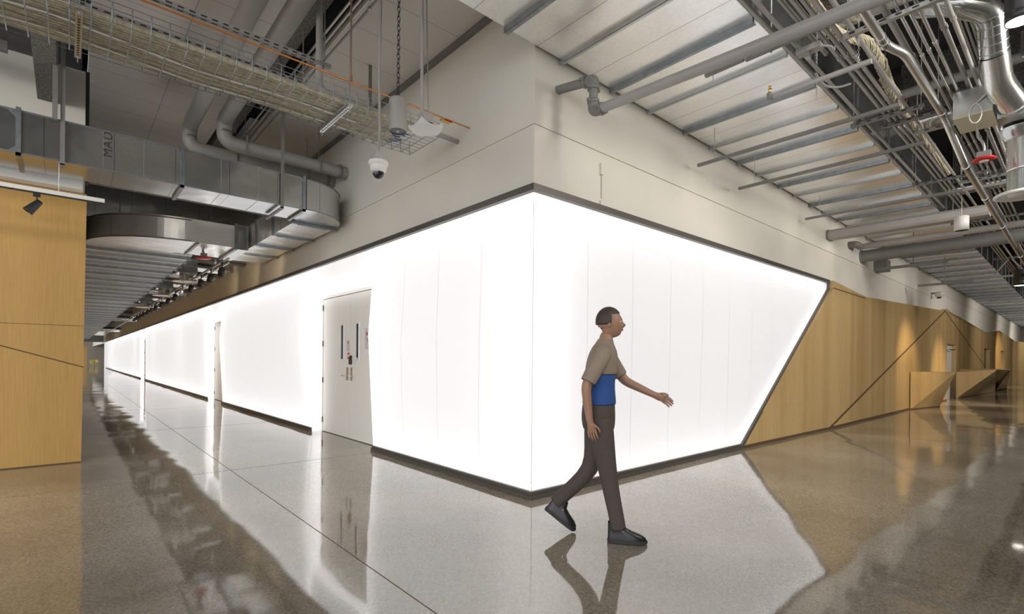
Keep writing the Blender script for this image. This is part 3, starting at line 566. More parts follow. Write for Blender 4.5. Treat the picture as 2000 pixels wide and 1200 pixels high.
# dark truss / mezzanine at the far end above
b = MB()
for z in (3.75, 4.25): b.box((16, -6, z), (16.05, -1.8, z+.05))
for k in range(6): b.beam((16.02, -1.8-.7*k, 3.78), (16.02, -2.15-.7*k, 4.28), .03, .03).beam((16.02, -2.15-.7*k, 4.28), (16.02, -2.5-.7*k, 3.78), .03, .03)
tag(b.build('steel_truss', 'greyd'), 'dark steel truss crossing high at the far end of the hall', 'truss')

# ============================================================ SPIRAL DUCT, BOX, FLEX AND DIFFUSER
t = thing('air_duct_drop', 'shiny spiral duct bending down into a plenum box and on to a round diffuser', 'air duct', (0, 0, 0))
a = at(1858, 5, z=4.75); top = at(1934, 20, z=4.65); low = at(1941, 105, z=4.35); el = at(1949, 160, z=4.15); e2 = at(1970, 190, z=4.05)
R = .112
MB().tube(bend([a+Vector((0, .25, .1)), a, top, low], .12, 8), R, 24).build('spiral_pipe', 'galvd', t)
mb = MB()
n = 5; dv = (low-top)
for k in range(n):
    c = top+dv*((k+.6)/n); mb.tube([c-dv.normalized()*.004, c+dv.normalized()*.004], R+.004, 24)
mb.build('spiral_seam', 'galvs', t)
MB().tube(bend([low, low+(el-low)*.55, el, e2, e2+(e2-el)*.6], .15, 8), R+.004, 24).build('elbow', 'spiral', t)
c = e2+(e2-el)*.45; MB().tube([c, c+(e2-el).normalized()*.03], R+.014, 24).build('collar', 'galvs', t)
bx = at(1940, 215, z=3.98)                        # plenum box
MB().box((3.86, -3.8, 3.90), (4.42, -2.93, 4.13)).build('plenum_box', 'galvd', t)
fl = at(1972, 262, z=3.84); fb = at(1998, 345, z=3.55); dd = at(1992, 420, z=3.32)
ctr = Vector((fl.x+.04, fl.y-.10, 0))
k = MB(); k.lathe([(.20, 3.88), (.155, 3.78), (.13, 3.76)], ctr, 24); k.build('reducer', 'galvd', t)
prof = [(.125, 3.80)]
z = 3.78
while z > 3.42: prof += [(.135, z), (.125, z-.012)]; z -= .024
MB().lathe(prof, ctr, 24).build('flexible_duct', 'spiral', t)
MB().lathe([(.128, 3.43), (.128, 3.2)], ctr, 24).build('straight_neck', 'galvd', t)
df = MB().lathe([(.10, 3.22), (.22, 3.19), (.235, 3.17), (.235, 3.16), (.20, 3.155), (.12, 3.19), (.12, 3.17), (.05, 3.165), (0, 3.16)], ctr, 28).build('round_diffuser', 'plastic', t)
t = thing('control_box', 'galvanised control box with a cream underside beside the plenum', 'control box', (0, 0, 0))
q = at(1860, 200, z=3.96); 
MB().box((3.70, -2.91, 3.975), (4.20, -2.60, 4.24)).build('box_body', 'galvd', t)
MB().box((3.70, -2.91, 3.955), (4.20, -2.60, 3.975)).build('underside_cover', 'creamp', t)
cb = Vector((3.69, -2.78, 4.06))
MB().tube([cb+Vector((0, .05*math.sin(a)+.0, -.10-.10*math.cos(a))) for a in [2*PI*i/16 for i in range(17)]], .006, 6).build('cable_loop', 'plastic', t)
for k in range(3): MB().tube(bend([cb+Vector((0, 0, .0)), cb+Vector((-.02, -.10, .07+.01*k)), cb+Vector((.02, -.2, .13+.03*k))], .05), .005, 6).build('cable', 'plastic', t)
# downlights
def downlight(lab, p, s=1, grp='black cylinder downlights', tilt=0, lit=True):
    t = thing('downlight', lab, 'downlight', p, grp)
    prof = [(.0, .26), (.08, .26), (.085, .25)]
    for k in range(12): prof += [(.085, .24-k*.014), (.078, .237-k*.014)]
    prof += [(.085, .06), (.085, 0), (.078, 0)]
    MB().lathe([(r*s, z*s) for r, z in prof], (0, 0, 0), 28).build('housing', 'black', t)
    MB().lathe([(.078*s, .0), (.076*s, .02*s)], (0, 0, 0), 28).build('lamp_rim', 'plastic', t)
    MB().lathe([(.076*s, .018*s), (0, .018*s)], (0, 0, 0), 24).build('lamp_glass', 'lens' if lit else 'glass', t)
    MB().tube([(0, 0, .26*s), (0, 0, 1.4)], .012, 8).build('stem', 'black', t)
    t.rotation_euler = (tilt, 0, 0)
    return t
q = at(1991, 42, z=3.95); t = downlight('lit black cylinder downlight hanging beside the spiral duct', (q.x, q.y, 3.95))
q = at(1998, 105, z=4.05); downlight('unlit black cylinder downlight hanging behind the spiral duct elbow', (q.x+.05, q.y-.05, 4.05), .8, lit=False)
q = at(1993, 558, z=3.4); t = downlight('small black spotlight far off below the dark truss', (q.x, q.y, q.z), 1.6)
# red alarm disc and round speaker
q = at(1922, 311, z=3.55); t = thing('alarm_sounder', 'red round alarm disc with a white centre hanging below a grey box', 'alarm', q)
MB().lathe([(0, .012), (.085, .012), (.10, .0), (.10, -.006), (.085, -.016), (.04, -.02)], (0, 0, 0), 28).build('rim', 'red', t)
MB().lathe([(.042, -.018), (.038, -.026), (0, -.028)], (0, 0, 0), 24).build('lens', 'plastic', t)
MB().box((-.055, -.055, .014), (.055, .055, .075)).build('back_box', 'greyd', t); MB().tube(bend([(0, 0, .07), (0, 0, .18), (.03, .06, .26), (.03, .06, .405)], .05), .011, 8).build('conduit_drop', 'emt', t)
q = at(1878, 437, z=3.75); t = thing('cylinder_speaker', 'white cylinder speaker hanging before the far ribbed duct', 'speaker', (q.x, q.y, q.z-.12))
MB().lathe([(0, .24), (.095, .24), (.10, .235), (.10, .0), (.09, .0)], (0, 0, 0), 28).build('housing', 'plastic', t); MB().lathe([(.09, .003), (0, .003)], (0, 0, 0), 24).build('grille', 'black', t); MB().tube([(0, 0, .24), (0, 0, 2.35)], .004, 6).build('hanger_wire', 'galvs', t)
# wall bracket above the glowing hall wall
q = at(1176, 355, y=-.02); t = thing('wall_raceway', 'small grey box and conduit fixed to the beige wall above the glowing hall wall', 'wall box', (q.x, 0, 0))
MB().box((-.022, -.03, 3.40), (.022, 0, 3.53)).build('upper_box', 'wall', t); MB().tube([(.012, -.012, 3.15), (.012, -.012, 3.40)], .009, 8).build('conduit', 'wall', t); MB().box((-.018, -.022, 3.05), (.02, 0, 3.12)).build('lower_box', 'wall', t)
# ============================================================ LEFT SIDE: ELBOWED DUCT
t = thing('sheet_metal_duct', 'elbowed galvanised duct crossing the corridor mouth and turning along the upper wall', 'duct', (0, 0, 0))
z0, z1 = 3.50, 3.95; ya, yb = 3.93, 4.58; cx, cy, ri, ro = -.80, 4.66, .08, .73
MB().box((-9, ya, z0), (-.84, yb, z1)).build('straight_run', 'galvd', t)
o_ = arc(cx, cy, ro, -PI/2, 0, 14); i_ = arc(cx, cy, ri, 0, -PI/2, 8)
MB().prism(o_+i_, z0+.005, z1-.005).build('elbow', 'galvd', t)
MB().box((-.72, 4.70, z0), (-.07, 8.9, z1)).build('long_run', 'galvy', t)
for x in (-.84, -2.33, -3.80):
    mb = MB().box((x-.02, ya-.025, z0-.03), (x+.02, ya, z1+.03)).box((x-.02, ya-.025, z0-.03), (x+.02, yb+.02, z0)).box((x-.02, ya-.02, z1), (x+.02, yb+.02, z1+.03))
    mb.prism([(x-.09, z0), (x-.02, z0), (x-.02, z0+.07)], ya-.004, ya, 'y').prism([(x-.09, z1), (x-.02, z1), (x-.02, z1-.07)], ya-.004, ya, 'y').build('flange', 'dark', t)
for y in (4.70, 5.75, 6.8, 7.85):
    MB().box((-.76, y-.02, z0-.035), (-.04, y+.02, z0)).box((-.75, y-.02, z0), (-.72, y+.02, z1+.02)).box((-.66, y-.025, z0-.045), (-.22, y+.025, z0-.035)).build('flange', 'dark', t)
MB().box((-9, ya-.006, z1-.01), (-.84, ya, z1+.008)).box((-9, ya-.006, z0-.006), (-.84, ya, z0+.01)).build('corner_seam', 'dark', t)
mb = MB()
mb.v = []; 
pts = arc(cx, cy, ro+.004, -PI/2, 0, 16)
for zz in (z0+.006, z1-.006): MB().tube([(p[0], p[1], zz) for p in pts], .007, 6).build('corner_seam', 'dark', t)
for x in (-3.1, -2.72, -1.9, -1.45): MB().box((x-.003, ya-.003, z0+.01), (x+.003, ya, z1-.01)).box((x-.003, ya, z0-.003), (x+.003, yb, z0)).build('cross_seam', 'galvs', t)
# marker lettering, written up the side
f = bpy.data.curves.new('marker_lettering', 'FONT'); f.body = 'MAD'; f.size = .125; f.extrude = .0005; f.space_character = 1.15
fo = bpy.data.objects.new('tmp', f); C.objects.link(fo); bpy.context.view_layer.update()
me = bpy.data.meshes.new_from_object(fo); bpy.data.objects.remove(fo)
lo = bpy.data.objects.new('marker_lettering', me); C.objects.link(lo); me.materials.clear(); me.materials.append(M['ink'])
q = at(219, 309, y=ya-.002); lo.location = (q.x, ya-.002, q.z); lo.rotation_euler = (PI/2, -PI/2, 0); lo.parent = t
for x, lab in ((-1.15, 'steel hanger rod nearest the duct elbow'), (-3.45, 'steel hanger channel holding the duct near the oak wall'), ):
    mb = MB().box((x-.02, ya-.05, z0-.05), (x+.02, ya-.03, 5.6)).box((x-.02, ya-.05, z0-.06), (x+.02, yb+.05, z0-.035) if x > -2 else (x+.02, ya+.02, z0-.035))
    tag(mb.build('duct_hanger', 'greyd'), lab, 'hanger', 'duct hangers')
q = at(108, 150, y=ya-.06); tag(MB().box((q.x-.022, ya-.09, z0+.42), (q.x+.022, ya-.06, 5.6)).build('duct_hanger', 'greyd'), 'painted strut post rising from the duct in front of the beige bulkhead', 'hanger')
# white soffit edge, light track and its spot
tag(MB().box((-12, 4.70, 3.42), (-3.26, 4.885, 3.56)).build('soffit_panel', 'white'), 'white edge panel lying on top of the oak wall', 'panel')
t = thing('track_light', 'white light track over the oak wall with one black spotlight', 'track light', (0, 0, 0))
z = 3.14
ta, tb = at(0, 358, z=z), at(203, 402, z=z); yy = (ta.y+tb.y)/2
MB().box((-8, yy-.02, z), (tb.x, yy+.02, z+.045)).build('track', 'plastic', t); MB().box((-8, yy-.017, z-.012), (tb.x, yy+.017, z)).build('track_slot', 'black', t)
for px in (115,): q = at(px, 370, y=yy); MB().tube([(q.x, yy, z+.04), (q.x, yy, 3.5)], .004, 6).build('hanger_rod', 'galvs', t)
q = at(72, 380, y=yy)
MB().box((q.x-.03, yy-.015, z-.05), (q.x+.03, yy+.015, z-.01)).tube([(q.x, yy, z-.04), (q.x, yy, z-.11)], .008, 8).build('adapter', 'black', t)
h = MB().lathe([(0, .07), (.028, .07), (.034, .05), (.05, -.09), (.05, -.095), (.045, -.095)], (0, 0, 0), 20).build('spot_head', 'black', t, (q.x-.015, yy+.0, z-.15))
h.rotation_euler = (.0, .65, 0); MB().lathe([(.045, -.088), (0, -.085)], (0, 0, 0), 16).build('reflector', 'steel', h)
# fireproofed brace going along the ceiling, joists
struct('ceiling_beam', MB().box((-3.69, -6, 4.5), (-3.505, 4.94, 5.0)), 'fire', 'rough fireproofed beam running to the bulkhead above the cable tray')
mb = MB()
for y in (3.1, 3.9, 4.6): mb.box((-12, y-.03, 4.72), (-3.9, y+.03, 4.80))
mb2 = struct('ceiling_beam', MB().box((-12, 3.1, 4.62), (-3.9, 3.18, 4.72)), 'greyd'); struct('ceiling_beam', MB().box((-12, 4.1, 4.62), (-3.9, 4.18, 4.72)), 'greyd')
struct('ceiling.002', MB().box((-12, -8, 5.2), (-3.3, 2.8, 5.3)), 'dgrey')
struct('ceiling_beam', MB().box((-3.2, 6.3, 4.15), (0, 6.6, 4.35)), 'fire', 'rough fireproofed beam across the corridor behind the duct')
struct('ceiling_beam', MB().box((-3.3, 5.0, 3.62), (-.80, 5.12, 3.73)), 'fire', 'slim rough beam across the corridor just behind the duct')
struct('ceiling_beam', MB().box((-1.55, -5, 5.0), (-1.38, 6.9, 5.3)), 'fire', 'fireproofed beam in the dark ceiling slot beside the steel conduits')
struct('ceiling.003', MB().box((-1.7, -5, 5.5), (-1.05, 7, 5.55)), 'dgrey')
struct('trim_5', MB().box((-.06, .0, 4.98), (-.0, 7, 5.03)), 'greyd', 'thin dark channel where the panels meet the upper wall')
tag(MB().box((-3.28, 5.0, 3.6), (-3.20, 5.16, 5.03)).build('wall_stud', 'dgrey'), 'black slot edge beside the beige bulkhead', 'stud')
# painted round pipes
for i, (x, y, dn, lab) in enumerate(((-2.1, 4.95, 4.38, 'fat grey painted pipe, the one bending down farther from the steel conduits'), (-1.77, 4.42, 4.40, 'fat grey painted pipe, the one bending down beside the steel conduits'))):
    t = thing('grey_pipe', lab, 'pipe', (0, 0, 0), 'pair of fat pipes over the corridor')
    MB().tube(bend([(x, -4, 4.78), (x, y, 4.66), (x, y, 4.36), (-.002, y, 4.36)], .17, 8), .095, 20).build('tube', 'grey', t)
    MB().tube([(x, 3.2, 4.70), (x, 3.215, 4.70)], .098, 20).build('seam_ring', 'black', t)
    MB().lathe([(.097, -.02), (.11, -.02), (.11, .02), (.097, .02)], (-.12, y, 4.36), 20, 'x').build('collar', 'greyd', t)
    for xx in (-1.5, -.45): MB().box((xx-.01, y-.11, 4.24), (xx+.01, y-.10, 4.5)).tube([(xx, y, 4.45), (xx, y, 5.0)], .006, 6).build('pipe_clamp', 'greyd', t)
# steel conduits in the ceiling slot
for k, lab in enumerate(('steel conduit in the ceiling slot, closest to the rough beam', 'steel conduit in the ceiling slot, second from the rough beam', 'steel conduit in the ceiling slot, third from the rough beam', 'steel conduit in the ceiling slot, farthest from the rough beam')):
    x = -1.33+.062*k; t = thing('conduit', lab, 'conduit', (x, 0, 4.86), 'steel conduits in the ceiling slot')
    MB().tube([(0, -4, 0), (0, 7.0, 0)], .013, 8).build('tube', 'emt' if k < 3 else 'grey', t)
    for y in (.9+.1*k, 3.6): MB().tube([(0, y-.02, 0), (0, y+.02, 0)], .018, 8).build('coupling', 'galvs', t)
# ============================================================ WIRE CABLE TRAY
t = thing('cable_tray', 'long wire basket tray full of beige data cables crossing toward the upper wall', 'cable tray', (0, 0, 0))
tz, ty0, ty1, tx1 = 3.74, 1.06, 1.68, -.40
MBm = MB(); mb = MBm
for y in [ty0+(ty1-ty0)*k/8 for k in range(9)]: mb.tube([(-9, y, tz), (tx1, y, tz)], .0028, 5)
for zz in (.05, .10, .15):
    mb.tube([(-9, ty0, tz+zz), (tx1, ty0, tz+zz)], .0028, 5); mb.tube([(-9, ty1, tz+zz), (tx1, ty1, tz+zz)], .0028, 5)
x = tx1-.01
while x > -5.2: mb.tube([(x, ty0, tz+.15), (x, ty0, tz-.004), (x, ty1, tz-.004), (x, ty1, tz+.15)], .004, 5); x -= .115
mb.build('wire_basket', 'dark', t)
mb = MB(); n = 60
for k in range(n):
    y = ty0+.03+(ty1-ty0-.06)*(k+.5)/n; pts = []
    x = -9.; ph = random.random()*6; am = random.uniform(.003, .012); xe = tx1-.35+random.uniform(-.1, .12)
    while x < xe: pts.append((x, y+am*math.sin(x*3+ph), tz+.014+random.uniform(0, .014)+(.01 if k % 3 else .02))); x += .22
    mb.tube(pts, .0075, 5, False)
c = mb.build('data_cables', 'cream', t); c['kind'] = 'stuff'
MB().box((-9, ty0+.03, tz+.03), (tx1-.3, ty1-.03, tz+.06)).build('cable_layer', 'cream', t)
for k in range(6):
    a = Vector((tx1-.34-.03*(k % 3), ty0+.18+.06*k, tz+.012)); MB().tube([a, a+Vector((.05, .01, -.004)), a+Vector((.09, .0, .0))], .006, 6).build('blue_connector', 'blue', t)
for k in range(2):
    y = ty0+.20+.22*k; MB().tube([(-9, y+.1, tz+.008), (-4.2, y+.09, tz+.008), (-3.5, y-.02, tz+.008), (-2.6, y+.11, tz+.008), (-1.9, y+.05, tz+.009), (-1.2, y+.09, tz+.008)], .008, 6).build('white_cable', 'plastic', t)
for x in (-3.35, -1.42):
    mb = MB().box((x-.02, ty0-.06, tz-.03), (x+.02, ty1+.05, tz-.008)); yy = ty0
    t2 = mb.build('support_strut', 'galvs', t); mb = MB()
    while yy < ty1: mb.box((x-.008, yy, tz-.0312), (x+.008, yy+.022, tz-.0298)); yy += .04
    mb.build('strut_holes', 'black', t2)
    for y in (ty0-.04, ty1+.03): MB().tube([(x, y, tz-.07), (x, y, 5.02)], .005, 6).build('hanger_rod', 'galvs', t)
# copper pipe
t = thing('copper_pipe', 'thin copper pipe running above the cable tray into the upper wall', 'pipe', (0, 0, 0))
MB().tube([(-8, 1.0, 3.985), (0.01, 1.06, 3.965)], .008, 10).build('tube', 'copper', t)
q = at(870, 237, y=1.05); MB().tube([(q.x-.06, 1.055, q.z), (q.x+.05, 1.055, q.z)], .014, 10).build('valve_body', 'brass', t); MB().box((q.x-.0, 1.04, q.z+.012), (q.x+.085, 1.06, q.z+.024)).build('valve_lever', 'red', t)
q = at(686, 158, y=1.03); MB().tube([(q.x, 1.03, q.z), (q.x, 1.03, q.z+.05)], .012, 8).tube([(q.x, 1.03, q.z+.05), (q.x, 1.03, 5.0)], .004, 6).build('pipe_clip', 'copper', t)
# slotted struts above the tray
for y, xa, xb, lab in ((2.06, -6, -1.44, 'slotted strut rail above the cable tray, closer to the fat pipes bend'), (1.55, -6, -1.40, 'slotted strut rail above the cable tray, closer to the copper pipe')):
    t = thing('strut_channel', lab, 'strut', (0, y, 4.30), 'slotted rails above the tray')
    MB().box((xa, -.022, 0), (xb, .022, .04)).build('channel', 'grey', t); mb = MB(); x = xb-.08
    while x > -4.2: mb.box((x-.045, -.023, .013), (x, -.0215, .026)).box((x-.045, -.008, -.001), (x, .008, .0002)); x -= .085
    mb.build('slots', 'black', t)
    for x in (xb-.06, -3.3): MB().tube([(x, 0, 0), (x, 0, 5.0)], .0, 3) if 0 else MB().tube([(x, 0, .03), (x, 0, .72)], .006, 6).build('hanger_rod', 'galvs', t)
# grey pipe behind the tray into the wall with its end fitting
t = thing('grey_pipe', 'white-grey pipe starting behind the copper pipe and entering the upper wall below it', 'pipe', (0, 0, 0))
MB().tube([(-1.55, 1.9, 4.16), (-.0, 1.55, 3.98)] if 0 else [(-1.5, 1.28, 3.90), (.01, 1.28, 3.88)], .027, 12).build('tube', 'grey', t)
MB().tube(bend([(-1.5, 1.28, 3.9), (-1.56, 1.28, 3.9), (-1.58, 1.36, 3.98), (-1.58, 1.38, 4.3)], .05), .036, 12).build('valve_elbow', 'grey', t)
MB().tube([(-1.58, 1.38, 4.15), (-1.58, 1.38, 5.0)], .03, 12).build('riser', 'grey', t); MB().lathe([(.036, -.02), (.05, -.02), (.05, .02), (.036, .02)], (-1.58, 1.38, 4.2), 12).build('coupling', 'greyd', t)
# upright posts hanging from the ceiling
for px, y, za, zb, r, lab in ((723, 2.4, 4.25, 5.03, .022, 'grey post hanging from the ceiling panels beside the chain'),):
    q = at(px, 160, y=y); tag(MB().tube([(q.x, y, za), (q.x, y, zb)], r, 8).build('hanging_post', 'greyd'), lab, 'post')
q = at(563, 190, y=2.6); tag(MB().tube(bend([(at(533, 0, y=2.6).x, 2.6, 5.0), (at(550, 120, y=2.6).x, 2.6, at(550, 120, y=2.6).z), q], .2), .010, 8).build('flexible_conduit', 'greyd'), 'thin wavering conduit hanging down beside the fat pipes', 'conduit')
# security camera, speaker, access antenna
def hung(name, lab, cat, px, py, z): q = at(px, py, z=z); return thing(name, lab, cat, q), q
t, q = hung('dome_camera', 'white dome security camera hanging on a long conduit', 'security camera', 739, 322, 3.16)
MB().lathe([(0, .035), (.088, .03), (.094, .022), (.09, .0), (.075, -.01), (.078, -.03), (.072, -.055), (.05, -.075)], (0, 0, 0), 28).build('housing', 'plastic', t)
MB().lathe([(.053+.0*math.cos(a), -.07) if i == 0 else (.052*math.cos(a), -.075-.058*math.sin(a)) for i, a in enumerate([PI/2*k/8 for k in range(9)])], (0, 0, 0), 24).build('dome', 'dome', t)
MB().box((-.055, -.055, .03), (.055, .055, .10)).build('back_box', 'grey', t)
MB().tube([(0, 0, .10), (.01, 0, .3), (.0, .0, .9), (.012, 0, 1.5), (0, 0, 1.865)], .012, 10).build('conduit_drop', 'grey', t)
t, q = hung('cylinder_speaker', 'grey cylinder speaker hanging on a black chain', 'speaker', 777, 257, 3.52)
MB().lathe([(0, .31), (.07, .31), (.082, .30), (.084, .29), (.084, .01), (.082, .0), (.078, .0)], (0, 0, 0), 32).build('housing', 'plastic' if 0 else 'grey', t)
MB().lathe([(.078, .006), (0, .004)], (0, 0, 0), 28).build('grille', 'black', t); MB().lathe([(.014, .003), (.012, -.002), (0, -.003)], (0, 0, 0), 12).build('badge', 'plastic', t)
chain('chain', None, 0, 0, .31, 1.5, None, 'black', .045, parent=t)
t, q = hung('wireless_antenna', 'white curved square antenna panel below a grey box beside the speaker', 'antenna', 831, 254, 3.40)
mb = MB(); n = 10; vs = []
for j in range(n+1):
    for i in range(n+1):
        u, v = -1+2*i/n, -1+2*j/n; k = 1-.16*(u*u*v*v)-.0; vs.append((u*.13*(1-.12*v*v), v*.13*(1-.12*u*u), .035*((u*u+v*v)/2)**1.5-.02*(1-u*u*v*v)))
fs = [(j*(n+1)+i, j*(n+1)+i+1, (j+1)*(n+1)+i+1, (j+1)*(n+1)+i) for j in range(n) for i in range(n)]
m2 = [(x*.9, y*.9, z+.02) for x, y, z in vs]
mb.add(vs, fs, True).add(m2, fs, True)
ed = [i for i in range(n+1)]+[j*(n+1)+n for j in range(1, n+1)]+[n*(n+1)+i for i in range(n-1, -1, -1)]+[j*(n+1) for j in range(n-1, 0, -1)]
mb.add([vs[i] for i in ed]+[m2[i] for i in ed], [(i, (i+1) % len(ed), len(ed)+(i+1) % len(ed), len(ed)+i) for i in range(len(ed))])
mb.build('cover', 'plastic', t)
MB().box((-.05, -.05, .06), (.05, .05, .14)).build('back_box', 'grey', t); MB().box((-.075, -.01, .04), (.075, .01, .06)).box((-.02, -.04, .0), (.02, .04, .06)).build('bracket', 'black', t)
MB().tube([(-.04, .0, .14), (-.035, .02, 1.625)], .014, 10).build('conduit_drop', 'grey', t); MB().tube([(.03, -.0, .14), (.0, .02, 1.625)], .005, 6).build('safety_wire', 'galvs', t)

# ============================================================ CURVED DUCT AND THE RIBBED DUCT DOWN THE CORRIDOR
t = thing('sheet_metal_duct', 'curved galvanised duct sweeping round into the long ribbed duct down the corridor', 'duct', (0, 0, 0))
cx, cy = -1.70, 8.72; ro, ri = 1.46, .12; z0, z1 = 3.46, 3.88
MB().prism([(-.95, cy-ro), (-.95, cy-ri)]+arc(cx, cy, ri, -PI/2, -PI, 8)+arc(cx, cy, ro, -PI, -PI/2, 22), z0, z1).build('curve', 'galvy', t)
MB().box((cx-ro, cy+.02, z0), (-1.45, 75, z1)).build('long_run', 'galvy', t)
MB().box((-.95, cy-ro-.03, z0-.03), (-.76, cy-ri+.02, z1+.03)).build('transition', 'galvd', t)
MB().box((-1.0, cy-ro-.045, z0-.04), (-.95, cy-ri, z1+.04)).box((-1.62, cy-ro-.02, z0-.03), (-1.58, cy-ri, z0)).build('flange', 'dark', t)
pts = arc(cx, cy, ro+.004, -PI, -PI/2, 18)
mb = MB()
for zz in (z0+.01, z1-.03): MB().tube([(p[0], p[1], zz) for p in pts], .012, 6).build('corner_seam', 'greyd', t)
y = cy+.3; k = 0
while y < 74:
    mb = MB()
    if k % 2: mb.box((cx-ro-.03, y-.03, z0-.03), (-1.42, y+.03, z0-.0)).box((cx-ro, y-.008, z0-.055), (-1.42, y+.008, z0-.03))
    else: mb.box((cx-ro-.03, y-.005, z0-.05), (-1.42, y+.005, z0)).box((cx-ro-.03, y, z0-.05), (-1.42, y+.05, z0-.044))
    mb.build('stiffener', 'galvs' if k % 2 else 'dark', t); k += 1; y += .62 if y < 20 else (.9 if y < 40 else 1.5)
# track with many spots along the upper wall
tx, tz = -.87, 3.42
t = thing('light_track', 'long straight light track down the corridor beside the upper wall', 'light track', (tx, 0, tz))
MB().box((-.02, 8.3, 0), (.02, 30, .04)).build('track', 'grey', t); MB().box((.05, 8.6, -.05), (.08, 58, -.02)).build('lower_rail', 'plastic', t)
for k in range(8):
    y = 9.4+2.8*k; MB().tube([(0, y, .04), (0, y, 2.5)], .005, 6).build('hanger_rod', 'galvs', t)
xs = [434, 412, 393, 374, 357, 343, 329, 316, 305, 297, 289, 281, 275, 269, 263]
sp = thing('track_spotlight', 'black track spotlight on the corridor track, closest to the duct elbow', 'spotlight', (tx, at(xs[0], 510, x=tx).y, tz), 'spotlights on the corridor track')
MB().box((-.015, -.04, -.04), (.015, .04, 0)).build('adapter', 'black', sp); MB().tube([(0, 0, -.03), (0, 0, -.12)], .012, 8).build('stem', 'black', sp)
hd = MB().lathe([(0, .0), (.04, -.0), (.06, -.03), (.072, -.2), (.062, -.2)], (0, 0, 0), 16).build('spot_head', 'black', sp, (0, 0, -.11)); hd.rotation_euler = (.12, .12, 0)
MB().lathe([(.062, -.19), (0, -.185)], (0, 0, 0), 16).build('reflector', 'steel', hd)
ORD = ['', 'second', 'third', 'fourth', 'fifth', 'sixth', 'seventh', 'eighth', 'ninth', 'tenth', 'eleventh', 'twelfth', 'thirteenth', 'fourteenth', 'last']
for k in range(1, 15):
    s2 = copy_tree(sp); s2.location.y = at(xs[k], 560, x=tx).y if k < 9 else at(xs[k], 590, x=tx).y
    s2['label'] = 'black track spotlight on the corridor track, %s counted from the duct elbow' % ORD[k]
# struts ends on the upper wall down the corridor
sx = [(452, 528, 'nearest'), (401, 555, 'second nearest'), (340, 585, 'third nearest'), (316, 599, 'fourth nearest'), (297, 608, 'fifth nearest'), (283, 616, 'sixth nearest'), (270, 622, 'seventh nearest')]
for px, py, w in sx:
    q = at(px, py, x=-.32); tag(MB().box((-1.35, q.y-.02, q.z-.02), (-.32, q.y+.02, q.z+.02)).build('strut_bar', 'greyd'), 'dark strut bar ending before the corridor upper wall, %s to the duct elbow' % w, 'strut', 'strut bars down the corridor')
# round diffusers with box drops
for i, (px, py, y, w) in enumerate(((328, 548, 11.8, 'nearest'), (285, 576, 15.8, 'middle'), (247, 600, 21, 'farthest'))):
    q = at(px, py, y=y); q.x = -1.10; t = thing('ceiling_diffuser', 'white round air diffuser in the corridor, %s of the three' % w, 'diffuser', (q.x, y, 3.28), 'round diffusers down the corridor')
    MB().lathe([(.30, 0), (.31, .01), (.30, .02), (.16, .05), (.12, .05), (.12, .02), (0, .02)], (0, 0, 0), 24).build('dish', 'plastic', t)
    MB().lathe([(.15, .05), (.15, .22)], (0, 0, 0), 20).build('neck', 'galvd', t); MB().box((-.20, -.2, .22), (.22, .3, .62)).build('plenum_box', 'galvd', t)
    MB().tube([(.2, 0, .42), (.9, .1, .42)], .11, 14).build('feed_duct', 'spiral', t)
q = at(398, 505, z=3.3); t = thing('alarm_sounder', 'small red alarm disc hanging under the curved duct in the corridor', 'alarm', (q.x, q.y, 3.30))
MB().lathe([(0, .02), (.13, .015), (.14, 0), (.10, -.015), (0, -.02)], (0, 0, 0), 20).build('rim', 'red', t); MB().box((-.05, -.05, .02), (.05, .05, .10)).build('back_box', 'greyd', t); MB().tube([(0, 0, .1), (-.02, 0, .16)], .02, 8).build('conduit_drop', 'greyd', t)
# clutter of struts and small ducts high in the corridor
for i, (y, z, r, w) in enumerate(((10.6, 3.7, .05, 'nearest'), (13.6, 3.72, .12, 'second'), (18.5, 3.72, .12, 'third'), (25, 3.75, .14, 'fourth'), (36, 3.7, .16, 'fifth'), (50, 3.6, .2, 'farthest'))):
    t = thing('cross_pipe', 'round pipe crossing the corridor between ribbed duct and upper wall, %s' % w, 'pipe', (0, y, z), 'cross pipes down the corridor')
    MB().tube([(-1.42, 0, 0), (0.0, 0, 0)], r, 12).build('tube', 'spiral' if i else 'greyd', t); MB().tube([(-.7, 0, 0), (-.66, 0, 0)], r*1.12, 12).build('collar', 'galvs', t)
struct('ceiling_beam', MB().box((-3.3, 76, 3.1), (-.05, 77, 3.9)), 'greyd'); struct('ceiling_beam', MB().box((-3.3, 40, 4.3), (.0, 40.3, 4.7)), 'fire')
# distant tables and chairs
def chair(lab, x, y, rz, mat):
    t = thing('cafe_chair', lab, 'chair', (x, y, 0), 'yellow chairs at the corridor end', rz)
    MB().box((-.22, -.22, .43), (.22, .22, .47)).build('seat', mat, t); MB().box((-.22, .19, .55), (.22, .23, .85)).build('backrest', mat, t)
    for a in (-.19, .19):
        for b in (-.19, .2): MB().tube([(a, b, 0), (a, b, .8 if b > 0 else .44)], .015, 6).build('leg', mat, t)
q = at(181, 716, z=0); q2 = at(188, 715.5, z=0)
chair('yellow cafe chair standing apart at the far corridor end', q.x, q.y, .4, 'yellow'); chair('yellow cafe chair closest to the glowing wall at the far corridor end', q2.x-.1, q2.y, -.6, 'yellow')
t = thing('cafe_table', 'dark round table between the yellow chairs at the far corridor end', 'table', ((q.x+q2.x)/2, q.y+1.2, 0)); MB().lathe([(0, .72), (.4, .72), (.4, .75), (0, .75)], (0, 0, 0), 16).build('tabletop', 'black', t); MB().tube([(0, 0, 0), (0, 0, .72)], .04, 8).lathe([(.25, 0), (.25, .02), (.04, .03)], (0, 0, 0), 12).build('pedestal', 'black', t)
